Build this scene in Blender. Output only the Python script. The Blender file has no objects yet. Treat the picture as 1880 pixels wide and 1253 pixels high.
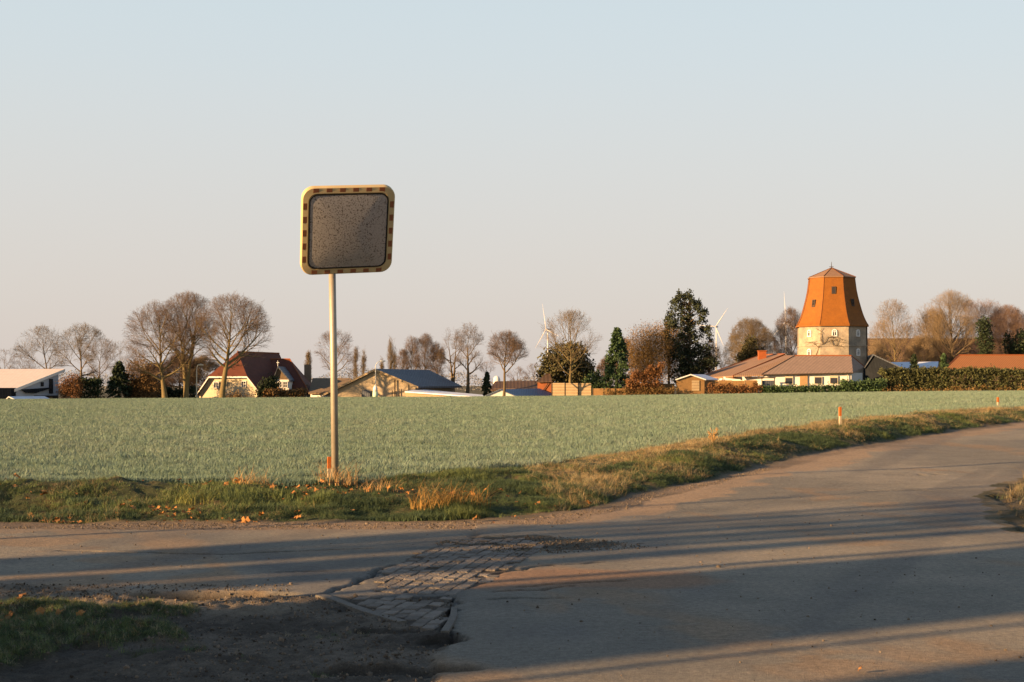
import bpy, bmesh, math, random
import numpy as np
from mathutils import Vector, Matrix
R = math.radians
C = bpy.context.scene.collection
SC = bpy.context.scene

# ------------------------------------------------------------------ camera, sky, sun, exposure
F, CX, HY, CAMZ = 2611.0, 940.0, 708.0, 1.2
SUN_EL, SUN_AZ = 12.0, 62.0            # shadows run 62 degrees right of the view direction
SUN_STRENGTH, SKY_STRENGTH, EXPOSURE = 5.0, 0.1, 1.585
cam = bpy.data.objects.new('camera', bpy.data.cameras.new('camera'))
C.objects.link(cam)
cam.location = (0, 0, CAMZ)
cam.rotation_euler = (R(90), 0, 0)
cam.data.sensor_width = 36
cam.data.lens = 36 * F / 1880
cam.data.shift_y = 81.5 / 1880
cam.data.clip_start = 0.1
cam.data.clip_end = 20000
SC.camera = cam
W = bpy.data.worlds.new('World')
SC.world = W
W.use_nodes = True
nt = W.node_tree
bg = nt.nodes['Background']
sky = nt.nodes.new('ShaderNodeTexSky')
sky.sky_type = 'NISHITA'
sky.sun_disc = False
sky.sun_elevation = R(SUN_EL)
sky.sun_rotation = R(180 + SUN_AZ)
sky.altitude = 0
sky.air_density = 1.0
sky.dust_density = 2.0
sky.ozone_density = 1.0
# physical sky mostly replaced by hand-set height gradient, zenith darkened to cut fill
tcw = nt.nodes.new('ShaderNodeTexCoord')
sep = nt.nodes.new('ShaderNodeSeparateXYZ')
nt.links.new(tcw.outputs['Generated'], sep.inputs[0])
ramp = nt.nodes.new('ShaderNodeValToRGB')
ramp.color_ramp.interpolation = 'B_SPLINE'
el = ramp.color_ramp.elements
el[0].position = 0.0; el[0].color = (.685, .60, .555, 1)
el[1].position = 1.0; el[1].color = (.10, .19, .38, 1)
for p_, c_ in ((.06, (.70, .635, .59, 1)), (.14, (.70, .685, .66, 1)), (.22, (.665, .725, .745, 1)), (.34, (.60, .725, .79, 1)), (.6, (.17, .28, .46, 1))):
    e_ = el.new(p_); e_.color = c_
nt.links.new(sep.outputs[2], ramp.inputs[0])
gain = nt.nodes.new('ShaderNodeVectorMath'); gain.operation = 'SCALE'; gain.inputs[3].default_value = 10 / 3.0
nt.links.new(ramp.outputs[0], gain.inputs[0])
sky_mix = nt.nodes.new('ShaderNodeMix'); sky_mix.data_type = 'RGBA'; sky_mix.inputs[0].default_value = .93
nt.links.new(sky.outputs[0], sky_mix.inputs[6]); nt.links.new(gain.outputs[0], sky_mix.inputs[7])
nt.links.new(sky_mix.outputs[2], bg.inputs[0])
bg.inputs[1].default_value = SKY_STRENGTH
sl = bpy.data.lights.new('sun', 'SUN')
sl.energy = SUN_STRENGTH
sl.angle = R(0.53)
sl.color = (1.0, 0.63, 0.30)
sun = bpy.data.objects.new('sun', sl)
C.objects.link(sun)
SH = Vector((math.sin(R(SUN_AZ)) * math.cos(R(SUN_EL)), math.cos(R(SUN_AZ)) * math.cos(R(SUN_EL)), -math.sin(R(SUN_EL))))
sun.rotation_euler = SH.to_track_quat('-Z', 'Y').to_euler()
sun.location = (-30, -20, 30)
SC.view_settings.view_transform = 'Standard'
SC.view_settings.look = 'None'
SC.view_settings.exposure = EXPOSURE
SC.view_settings.gamma = 1


def P(px, py, D):
    return Vector(((px - CX) / F * D, D, CAMZ - (py - HY) / F * D))


# ------------------------------------------------------------------ numpy noise
def _hash(ix, iy, seed):
    h = (ix.astype(np.int64) * 374761393 + iy.astype(np.int64) * 668265263 + seed * 1442695041) & 0x7fffffff
    h = (h ^ (h >> 13)) * 1274126177 & 0x7fffffff
    h = h ^ (h >> 16)
    return (h & 0xffff) / 65535.0


def vnoise(x, y, seed=0):
    x = np.asarray(x, float); y = np.asarray(y, float)
    ix = np.floor(x); iy = np.floor(y)
    fx = x - ix; fy = y - iy
    fx = fx * fx * (3 - 2 * fx); fy = fy * fy * (3 - 2 * fy)
    a = _hash(ix, iy, seed); b = _hash(ix + 1, iy, seed)
    c = _hash(ix, iy + 1, seed); d = _hash(ix + 1, iy + 1, seed)
    return (a * (1 - fx) + b * fx) * (1 - fy) + (c * (1 - fx) + d * fx) * fy - 0.5


def fbm(x, y, seed=0, oct=4):
    r = 0; a = 1; f = 1
    for o in range(oct):
        r = r + a * vnoise(np.asarray(x) * f, np.asarray(y) * f, seed + o * 7)
        a *= 0.5; f *= 2.03
    return r


def sst(a, b, x):
    t = np.clip((x - a) / (b - a), 0, 1)
    return t * t * (3 - 2 * t)


# ------------------------------------------------------------------ terrain functions
def zr(y):
    return np.interp(y, [-1e4, 12.5, 15.5, 18.9, 22.3, 25.5, 31.2, 45, 80, 215, 400], [0, 0, .04, .1, .2, .29, .4, .52, .55, .3, -.5])


def xL(y):
    return np.interp(y, [-50, 12.1, 12.4, 14.8, 18.9, 22.3, 25.5, 31.2, 45, 70, 120, 400], [.1, .1, .29, 1.26, 3.33, 5.14, 7.4, 11.2, 22, 45, 95, 400])


def xR(y):
    return np.interp(y, [-50, 4, 7, 9, 10.6, 11.3, 12.4, 14.8, 16.7, 22, 31, 45, 70, 120, 400], [9, 8.5, 7, 5.4, 4.5, 4.25, 4.3, 5.05, 5.9, 9.3, 15.4, 26.5, 50, 101, 408])


def smin(a, b, k):
    h = np.clip(.5 + .5 * (b - a) / k, 0, 1)
    return b * (1 - h) + a * h - k * h * (1 - h)


def zf(x, y):
    u = np.clip(x / np.maximum(y, 1), -.6, .6)
    yy = np.minimum(y, 260)
    return .25 + .4 * sst(0, .33, u) + (-.0034 + .0055 * np.clip(u, -.4, .4)) * yy


def sv(x, y):
    s = smin(y - 12.35, (xL(y) - x) * .86, 1.2)
    return s + fbm(x * 1.3, y * 1.3, 3, 3) * .22


def verge_w(x, y):
    return 2.3 + (1.55 - 2.3) * sst(-1.5, 3, x)


def inpoly(x, y, poly):
    r = np.zeros(np.shape(x), bool)
    n = len(poly)
    for i in range(n):
        x0, y0 = poly[i]; x1, y1 = poly[(i + 1) % n]
        if y0 == y1:
            continue
        c = ((y0 > y) != (y1 > y)) & (x < (x1 - x0) * (y - y0) / (y1 - y0) + x0)
        r ^= c
    return r


def dpoly(x, y, pts):
    d = np.full(np.shape(x), 1e9)
    for (ax, ay), (bx, by) in zip(pts[:-1], pts[1:]):
        dx, dy = bx - ax, by - ay
        t = np.clip(((x - ax) * dx + (y - ay) * dy) / (dx * dx + dy * dy), 0, 1)
        d = np.minimum(d, np.hypot(x - ax - t * dx, y - ay - t * dy))
    return d


COB1 = [(-.8, 8.3), (-.82, 9.2), (-.68, 10.2), (-.45, 11.1), (.1, 11.2), (.26, 10.6), (.0, 9.6), (-.12, 8.75), (-.34, 8.2), (-.7, 8.25)]
COB2 = [(-.95, 8.05), (-.36, 8.12), (-.36, 6.98), (-.52, 7.2)]
CRACKS = [[(-1.13, 8.17), (-.95, 8.6), (-.9, 9.15), (-.78, 9.6)], [(-1.5, 9.16), (-1.2, 9.25), (-.95, 9.3)],
          [(-.12, 8.0), (.25, 8.04)], [(-.33, 8.1), (-.31, 7.4), (-.33, 6.6)], [(-.22, 8.9), (0, 9.25), (.25, 9.6), (.6, 9.7)],
          [(.05, 8.5), (.4, 8.65), (.7, 8.75)], [(3.8, 15.5), (4.2, 15.62), (4.6, 15.7)], [(4.9, 17.8), (5.5, 17.95)], [(-3.3, 10.4), (-2.1, 10.2), (-1.1, 10.5)], [(-.1, 8.3), (.2, 8.36), (.35, 8.5)]]
HOLES = [(-1.72, 8.22, .52, .12, .1), (-.5, 6.05, .4, .11, .035), (-.33, 6.75, .12, .12, .03), (-.62, 7.0, .16, .1, .02)]


def weights(x, y):
    """own surface of each ground point: asphalt, verge, field, soil, sand, gravel"""
    n1 = fbm(x * 2.2, y * 2.2, 11, 4)
    n2 = fbm(x * 7, y * 7, 12, 3)
    nb = n1 * .35 + n2 * .12
    s = sv(x, y)
    verge_in = (s > 0) & (x < xL(y) + 3)
    w = verge_w(x, y)
    field = (s > w + fbm(x * .9, y * .9, 5, 3) * .35) & verge_in
    rr = x - xR(y) + nb * .5
    right = rr > 0
    asph_main = sst(-.03, .03, np.where(y < 12.2, x + .3 + nb * .25, (x - xL(y)) * .86 - .22 + nb * .35)) * (1 - sst(-.1, .1, rr))
    asph_side = sst(-.04, .04, y - 8.08 - .5 * sst(-1.9, -2.9, x) - fbm(x * .7, y * .7, 9, 3) * .25 + nb * .1) * sst(-.05, .05, 11.85 - y + nb * .3) * sst(-.04, .04, -.3 - x + nb * .2)
    cob = inpoly(x, y, COB1) | inpoly(x, y, COB2)
    asph = np.maximum(asph_main, asph_side)
    asph = asph * (1 - cob)
    asph = np.where(verge_in | (y < -60), 0, asph)
    grassl = sst(-.1, .25, -x - 1.88 - (7.35 - y) * .0 + n1 * 1.0) * sst(-.05, .15, 7.72 - y + nb * .4)
    return dict(s=s, verge_in=verge_in, field=field, right=right, rr=rr, asph=asph, cob=cob, n1=n1, n2=n2, nb=nb, grassl=grassl, w=w, side=asph_side, main=asph_main)


def H0(x, y):
    s = sv(x, y); w = verge_w(x, y)
    z0 = zr(y)
    fz = zf(x, y)
    right = sst(-1, 3, x)
    t = np.clip((s / w - .08) / .95, 0, 1)
    t = (t * t * (3 - 2 * t)) * (1 - right) + (1 - (1 - t) ** 2) * right
    z = z0 + (fz + .03 * right * np.exp(-((s - w) / .9) ** 2) - z0) * t
    z = np.where((s > 0) & (x < xL(y) + 3), z, z0)
    rr = x - xR(y)
    z = z + .16 * sst(0, .7, rr) * (y > 3)
    far = sst(260, 420, y)
    z = z * (1 - far) + far * np.minimum(z, -1.2)
    return z


def H(x, y, k=None):
    x = np.asarray(x, float); y = np.asarray(y, float)
    k = k or weights(x, y)
    z = H0(x, y)
    near = (y < 80)
    v = k['verge_in'] & ~k['field']
    z = z + np.where(v, fbm(x * 1.8, y * 1.8, 21, 4) * (.14 - .09 * sst(-2.4, -.8, x)) + fbm(x * 7, y * 7, 22, 2) * .03, 0) * np.clip(k['s'] * 2.5, 0, 1) * near
    z = z + np.where(k['field'], fbm(x * .8, y * 1.1, 23, 3) * .05 + fbm(x * 5, y * 5, 24, 2) * .03, 0) * near
    z = z + np.where(k['right'], fbm(x * 2, y * 2, 25, 4) * .1, 0) * near
    road = (~k['verge_in']) & (~k['right'])
    dirt = road * (1 - k['asph']) * near * (1 - .85 * k['cob'])
    z = z + dirt * (fbm(x * 3, y * 3, 26, 4) * .02 + fbm(x * 16, y * 16, 27, 4) * .026 - .012) * (1 - .75 * sst(10.5, 11.8, y))
    z = z + road * k['asph'] * (fbm(x * .5, y * .5, 28, 2) * .02 + fbm(x * 30, y * 30, 29, 2) * .0025)
    for hx, hy, a, b, dp in HOLES:
        q = ((x - hx) / a) ** 2 + ((y - hy) / b) ** 2 + k['nb'] * .9
        z = z - dp * (1 - sst(.55, 1.15, q)) * road
    for c in CRACKS:
        d = dpoly(x + k['n2'] * .09, y + k['n1'] * .1, c)
        z = z - .028 * (1 - sst(.008, .03, d)) * road
    z = z - .007 * k['cob'] * road
    z = z + .06 * k['grassl'] * road * (fbm(x * 4, y * 4, 30, 3) + .6)
    return z


def Hs(x, y):
    return float(H(np.array([x]), np.array([y]))[0])


# ------------------------------------------------------------------ materials
def new_mat(name):
    m = bpy.data.materials.new(name)
    m.use_nodes = True
    t = m.node_tree
    return m, t, t.nodes['Principled BSDF']


def M(name, col, rough=.8, ns=6, na=.25, bump=0, bs=None, island=0, rnd=0, spec=.3, metal=0, ns2=None, coord='Object', col2=None, c2s=1.5, c2t=.5):
    m, t, b = new_mat(name)
    N, L = t.nodes, t.links
    tc = N.new('ShaderNodeTexCoord')
    b.inputs['Roughness'].default_value = rough
    b.inputs['Specular IOR Level'].default_value = spec
    b.inputs['Metallic'].default_value = metal
    rgb = N.new('ShaderNodeRGB'); rgb.outputs[0].default_value = (*col, 1)
    cur = rgb.outputs[0]
    if col2:
        no = N.new('ShaderNodeTexNoise'); no.inputs['Scale'].default_value = c2s; no.inputs['Detail'].default_value = 6
        L.new(tc.outputs[coord], no.inputs['Vector'])
        mr = N.new('ShaderNodeMapRange'); mr.inputs[1].default_value = c2t - .08; mr.inputs[2].default_value = c2t + .08
        L.new(no.outputs[0], mr.inputs[0])
        mx = N.new('ShaderNodeMix'); mx.data_type = 'RGBA'
        L.new(mr.outputs[0], mx.inputs[0]); L.new(cur, mx.inputs[6]); mx.inputs[7].default_value = (*col2, 1)
        cur = mx.outputs[2]
    val = None

    def mul(a, o):
        if a is None:
            return o
        n = N.new('ShaderNodeMath'); n.operation = 'MULTIPLY'
        L.new(a, n.inputs[0]); L.new(o, n.inputs[1]); return n.outputs[0]

    def rng(o, amp):
        n = N.new('ShaderNodeMapRange'); n.inputs[3].default_value = 1 - amp; n.inputs[4].default_value = 1 + amp
        L.new(o, n.inputs[0]); return n.outputs[0]
    if na:
        for sc in ([ns] + ([ns2] if ns2 else [])):
            no = N.new('ShaderNodeTexNoise'); no.inputs['Scale'].default_value = sc; no.inputs['Detail'].default_value = 5
            no.inputs['Roughness'].default_value = .65
            L.new(tc.outputs[coord], no.inputs['Vector'])
            val = mul(val, rng(no.outputs[0], na * 1.6))
    if island:
        g = N.new('ShaderNodeNewGeometry')
        val = mul(val, rng(g.outputs['Random Per Island'], island))
    if rnd:
        oi = N.new('ShaderNodeObjectInfo')
        val = mul(val, rng(oi.outputs['Random'], rnd))
    if val is not None:
        hs = N.new('ShaderNodeHueSaturation')
        L.new(cur, hs.inputs['Color']); L.new(val, hs.inputs['Value']); cur = hs.outputs[0]
    L.new(cur, b.inputs['Base Color'])
    if bump:
        no = N.new('ShaderNodeTexNoise'); no.inputs['Scale'].default_value = bs or ns * 3; no.inputs['Detail'].default_value = 5
        L.new(tc.outputs[coord], no.inputs['Vector'])
        bp = N.new('ShaderNodeBump'); bp.inputs['Strength'].default_value = bump; bp.inputs['Distance'].default_value = .05
        L.new(no.outputs[0], bp.inputs['Height']); L.new(bp.outputs[0], b.inputs['Normal'])
    return m


def M_rows(name, col, col2, axis, freq, na=.2, bump=.5, rough=.75, dist=.06, spec=.3):
    """tiles, boards or ribs: a band pattern along one axis of the object plus blotches"""
    m, t, b = new_mat(name)
    N, L = t.nodes, t.links
    tc = N.new('ShaderNodeTexCoord')
    wv = N.new('ShaderNodeTexWave'); wv.wave_type = 'BANDS'; wv.bands_direction = axis
    wv.inputs['Scale'].default_value = freq; wv.inputs['Distortion'].default_value = .15; wv.inputs['Detail Scale'].default_value = 2
    L.new(tc.outputs['Object'], wv.inputs['Vector'])
    no = N.new('ShaderNodeTexNoise'); no.inputs['Scale'].default_value = 1.1; no.inputs['Detail'].default_value = 8; no.inputs['Roughness'].default_value = .7
    L.new(tc.outputs['Object'], no.inputs['Vector'])
    no2 = N.new('ShaderNodeTexNoise'); no2.inputs['Scale'].default_value = 7; no2.inputs['Detail'].default_value = 3
    L.new(tc.outputs['Object'], no2.inputs['Vector'])
    mx = N.new('ShaderNodeMix'); mx.data_type = 'RGBA'
    mx.inputs[6].default_value = (*col2, 1); mx.inputs[7].default_value = (*col, 1)
    L.new(wv.outputs[1], mx.inputs[0])
    hs = N.new('ShaderNodeHueSaturation')
    mu = N.new('ShaderNodeMath'); mu.operation = 'MULTIPLY'
    for k, (o, am) in enumerate(((no.outputs[0], na * 2), (no2.outputs[0], na))):
        mr = N.new('ShaderNodeMapRange'); mr.inputs[3].default_value = 1 - am; mr.inputs[4].default_value = 1 + am
        L.new(o, mr.inputs[0]); L.new(mr.outputs[0], mu.inputs[k])
    L.new(mx.outputs[2], hs.inputs['Color']); L.new(mu.outputs[0], hs.inputs['Value'])
    L.new(hs.outputs[0], b.inputs['Base Color'])
    b.inputs['Roughness'].default_value = rough; b.inputs['Specular IOR Level'].default_value = spec
    bp = N.new('ShaderNodeBump'); bp.inputs['Strength'].default_value = bump; bp.inputs['Distance'].default_value = dist
    L.new(wv.outputs[1], bp.inputs['Height']); L.new(bp.outputs[0], b.inputs['Normal'])
    return m


def M_ground(name, bumpd=.012, spk=.35, spk_scale=220):
    """macro colour of the ground kinds comes with the mesh, grit and speckle from noise"""
    m, t, b = new_mat(name)
    N, L = t.nodes, t.links
    at = N.new('ShaderNodeAttribute'); at.attribute_name = 'own_colour'
    tc = N.new('ShaderNodeTexCoord')
    val = None
    for sc, am in ((spk_scale, spk), (28, .38), (2.1, .2)):
        no = N.new('ShaderNodeTexNoise'); no.inputs['Scale'].default_value = sc; no.inputs['Detail'].default_value = 4
        no.inputs['Roughness'].default_value = .7
        L.new(tc.outputs['Object'], no.inputs['Vector'])
        mr = N.new('ShaderNodeMapRange'); mr.inputs[1].default_value = .2; mr.inputs[2].default_value = .8
        mr.inputs[3].default_value = 1 - am; mr.inputs[4].default_value = 1 + am
        L.new(no.outputs[0], mr.inputs[0])
        if val is None:
            val = mr.outputs[0]; first = no.outputs[0]
        else:
            mu = N.new('ShaderNodeMath'); mu.operation = 'MULTIPLY'
            L.new(val, mu.inputs[0]); L.new(mr.outputs[0], mu.inputs[1]); val = mu.outputs[0]
    hs = N.new('ShaderNodeHueSaturation')
    L.new(at.outputs['Color'], hs.inputs['Color']); L.new(val, hs.inputs['Value'])
    L.new(hs.outputs[0], b.inputs['Base Color'])
    b.inputs['Roughness'].default_value = .9; b.inputs['Specular IOR Level'].default_value = .15
    bp = N.new('ShaderNodeBump'); bp.inputs['Strength'].default_value = .6; bp.inputs['Distance'].default_value = bumpd
    L.new(val, bp.inputs['Height']); L.new(bp.outputs[0], b.inputs['Normal'])
    return m


# ------------------------------------------------------------------ objects
def link_mesh(name, v, f, mat, parent=None, smooth=False):
    me = bpy.data.meshes.new(name)
    v = np.asarray(v, float).reshape(-1, 3)
    if parent is not None:
        p = parent
        while p is not None:
            v = v - np.array(p.location)
            p = p.parent
    if isinstance(f, np.ndarray):
        n, k = f.shape
        me.vertices.add(len(v)); me.vertices.foreach_set('co', v.ravel())
        me.loops.add(n * k); me.loops.foreach_set('vertex_index', f.ravel().astype(np.int32))
        me.polygons.add(n)
        me.polygons.foreach_set('loop_start', np.arange(0, n * k, k, dtype=np.int32))
        me.update(calc_edges=True)
    else:
        me.from_pydata([tuple(a) for a in v], [], f)
    if smooth:
        me.polygons.foreach_set('use_smooth', np.ones(len(me.polygons), bool))
    me.materials.append(mat)
    me.update()
    o = bpy.data.objects.new(name, me)
    C.objects.link(o)
    if parent is not None:
        o.parent = parent
    return o


def tag(o, label=None, cat=None, group=None, kind=None):
    if label: o['label'] = label
    if cat: o['category'] = cat
    if group: o['group'] = group
    if kind: o['kind'] = kind
    return o


def thing(name, label, cat, loc, group=None):
    o = bpy.data.objects.new(name, None)
    C.objects.link(o)
    o.location = loc
    o.empty_display_size = .5
    return tag(o, label, cat, group)


class MB:
    def __init__(s): s.v = []; s.f = []

    def add(s, v, f):
        n = len(s.v)
        s.v += [tuple(a) for a in v]
        s.f += [tuple(i + n for i in q) for q in f]
        return s

    def prism(s, pts, vec):
        pts = [Vector(p) for p in pts]; vec = Vector(vec); n = len(pts)
        v = pts + [p + vec for p in pts]
        nrm = Vector((0, 0, 0))
        for i in range(n):
            nrm += (pts[i] - pts[0]).cross(pts[(i + 1) % n] - pts[0])
        top = list(range(n)); bot = list(range(2 * n - 1, n - 1, -1))
        sides = [(i, i + n, (i + 1) % n + n, (i + 1) % n) for i in range(n)]
        if nrm.dot(vec) > 0:
            top.reverse(); bot.reverse(); sides = [tuple(reversed(q)) for q in sides]
        s.add(v, [tuple(top), tuple(bot)] + sides)
        return s

    def slab(s, pts, t=.15): return s.prism(pts, (0, 0, -t))

    def tube(s, p0, p1, r0, r1=None, n=8, caps=True):
        return s.path([p0, p1], [r0, r0 if r1 is None else r1], n, caps)

    def path(s, pts, rad, n=8, caps=True):
        pts = [Vector(p) for p in pts]
        v = []; up = Vector((.13, .31, .94)).normalized()
        for i, p in enumerate(pts):
            d = (pts[min(i + 1, len(pts) - 1)] - pts[max(i - 1, 0)]).normalized()
            if abs(d.dot(up)) > .98: a = d.cross(Vector((1, .1, 0))).normalized()
            else: a = d.cross(up).normalized()
            b = d.cross(a)
            for k in range(n):
                t = 2 * math.pi * k / n
                v.append(p + a * (math.cos(t) * rad[i]) + b * (math.sin(t) * rad[i]))
        f = []
        for i in range(len(pts) - 1):
            for k in range(n):
                k2 = (k + 1) % n
                f.append((i * n + k, i * n + k2, (i + 1) * n + k2, (i + 1) * n + k))
        if caps:
            f.append(tuple(range(n - 1, -1, -1))); f.append(tuple(range((len(pts) - 1) * n, len(pts) * n)))
        return s.add(v, f)

    def build(s, name, mat, parent=None, smooth=False):
        o = link_mesh(name, s.v, s.f, mat, parent, smooth)
        return o


# ------------------------------------------------------------------ palette
GM = M_ground('ground_grit', .03, .45, 120)
ROADM = M_ground('asphalt_grit', .008, .5, 150)
FIELDM = M_ground('field_soil', .03, .4, 60)
MAT = dict(
    bark=M('bark', (.11, .078, .042), .9, 3, .3, .6, 14),
    bark_lit=M('bark_sunlit', (.15, .11, .048), .9, 3, .3, .6, 14),  # sunlit copy of bark, the light is in the colour
    twig=M('twigs', (.125, .09, .063), .9, 2, .25),
    twig_red=M('twigs_reddish', (.135, .09, .062), .9, 2, .25),
    twig_grey=M('twigs_greyish', (.14, .112, .08), .9, 2, .25),
    twig_sunlit=M('twigs_sunlit', (.23, .165, .095), .9, 2, .25),  # brighter twigs for the right-hand trees, sunlight put into the colour
    twig_red_sunlit=M('twigs_reddish_sunlit', (.21, .135, .095), .9, 2, .25),  # sunlit copy of the reddish twigs, light mixed into the colour
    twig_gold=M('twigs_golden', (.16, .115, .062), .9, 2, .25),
    conifer=M('conifer_needles', (.04, .07, .024), .8, 1.2, .3, island=.4),
    darkgreen=M('yew_needles', (.024, .036, .014), .8, 1.2, .3, island=.45),
    olive=M('olive_needles', (.06, .055, .02), .8, 1.2, .3, island=.45),
    pine=M('pine_needles', (.03, .038, .018), .8, 1.2, .3, island=.45),
    copper=M('copper_leaves', (.155, .092, .028), .8, 1.0, .3, island=.45),
    rust=M('rust_twigs', (.14, .062, .02), .8, 1.0, .3, island=.45),
    brownleaf=M('brown_leaves', (.15, .085, .03), .8, 1.0, .3, island=.45),
    hedge=M('hedge_leaves', (.058, .06, .02), .8, .8, .35, island=.5),
    ivy=M('ivy_leaves', (.05, .085, .03), .7, 1.5, .3, island=.45),
    straw=M('straw', (.36, .22, .085), .85, 3, .3, island=.3),
    redtile=M_rows('red_tiles', (.14, .036, .012), (.06, .019, .010), 'Z', 1.6, .3),
    milltile=M_rows('mill_shingles', (.235, .08, .006), (.18, .058, .0045), 'Z', 2.6, .2, .12),
    orangetile=M_rows('orange_tiles', (.36, .15, .048), (.19, .075, .025), 'X', 1.05, .12, .6),
    browntile=M_rows('brown_tiles', (.33, .235, .175), (.13, .085, .065), 'X', 1.5, .15, .8, dist=.06),
    brownroof=M_rows('brown_roof', (.245, .15, .092), (.20, .12, .072), 'X', 1.05, .18, .4),
    smockedge=M('dark_edge_strip', (.12, .04, .009), .85, 3, .2),
    ridgetile=M('ridge_tiles', (.23, .066, .016), .8, 3, .2),
    thatch=M('thatch', (.16, .11, .065), .95, 2, .25, .7, 20),
    darkroof=M_rows('dark_barn_roof', (.075, .085, .10), (.055, .06, .075), 'X', .9, .2, .3, rough=.6),
    brownbarn=M_rows('old_brown_roof', (.085, .048, .025), (.06, .034, .02), 'X', .5, .35, .3),
    metalroof=M_rows('pale_metal_roof', (.50, .42, .38), (.47, .40, .36), 'X', .5, .1, .06, rough=.55),
    frostroof=M('frosty_roof', (.62, .64, .68), .8, 2, .12),
    bluesheet=M_rows('blue_grey_sheet', (.16, .20, .27), (.12, .15, .2), 'X', 1.1, .12, .4, rough=.5),
    cream=M('cream_render', (.50, .42, .29), .9, 1.5, .12, .1, 20),
    white=M('white_render', (.66, .62, .55), .9, 1.5, .07, .1, 20),
    whitepaint=M('white_paint', (.66, .64, .60), .6, 4, .05),
    greywall=M('blue_grey_cladding', (.36, .39, .44), .7, 1.5, .1),
    darkwall=M_rows('dark_boards', (.022, .025, .03), (.013, .015, .019), 'X', 1.6, .2, .15, spec=.04),
    tanwall=M('tan_brick', (.37, .29, .19), .9, .8, .22, .3, 14, ns2=9),
    stone=M('mill_stone', (.33, .265, .19), .9, .7, .35, .3, 12, ns2=7, col2=(.22, .185, .14), c2s=.5),
    wood=M_rows('fence_boards', (.30, .175, .065), (.15, .08, .03), 'Z', 1.9, .25, .5),
    palewood=M_rows('pale_boards', (.36, .265, .15), (.27, .19, .105), 'Z', .7, .15, .3),
    orangewood=M_rows('orange_boards', (.25, .075, .018), (.18, .05, .014), 'X', 1.6, .2, .3),
    doorwood=M('brown_door', (.33, .20, .09), .8, 3, .2),
    darkwood=M('dark_timber', (.05, .035, .025), .8, 3, .2),
    glass=M('dark_window_glass', (.03, .03, .035), .12, 2, .1, spec=.6),
    brick=M('chimney_brick', (.27, .07, .018), .9, 6, .25, .3, 20),
    brownbrick=M('old_chimney_brick', (.20, .14, .09), .9, 6, .25, .3, 20),
    galv=M('galvanised_steel', (.32, .275, .21), .5, 20, .12, .03, 90, spec=.5, metal=.35, ns2=3),
    turbine=M('turbine_white', (.55, .52, .50), .5, .05, .03),
    blackrub=M('black_seal', (.012, .012, .012), .6, 5, .1),
    orange=M('orange_paint', (.42, .105, .012), .6, 12, .12, spec=.3),
    lightwood=M('bare_post', (.45, .36, .24), .8, 12, .15),
    kerb=M('kerb_concrete', (.13, .115, .095), .9, 14, .3, .5, 60),
    cobble=M('cobble_stone', (.15, .125, .10), .85, 9, .3, .5, 60, island=.3),
    gravel=M('gravel_stone', (.12, .093, .068), .9, 9, .2, 0, rnd=.6, spec=.1),
    leaf=M('fallen_leaf', (.26, .115, .03), .8, 9, .2, rnd=.5),
    lamp=M('lamp_paint', (.62, .60, .55), .5, 9, .1),
    blue=M('skylight_glass', (.10, .16, .28), .2, 5, .1, spec=.6),
)


# ------------------------------------------------------------------ the ground
def graded(lo, hi, core0, core1, d, g=1.035, cap=60):
    a = list(np.arange(core0, core1 + 1e-6, d))
    up = [a[-1]]; st = d
    while up[-1] < hi:
        st = min(st * g, cap); up.append(up[-1] + st)
    dn = [a[0]]; st = d
    while dn[-1] > lo:
        st = min(st * g, cap); dn.append(dn[-1] - st)
    return np.array(dn[:0:-1] + a + up[1:])


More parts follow.
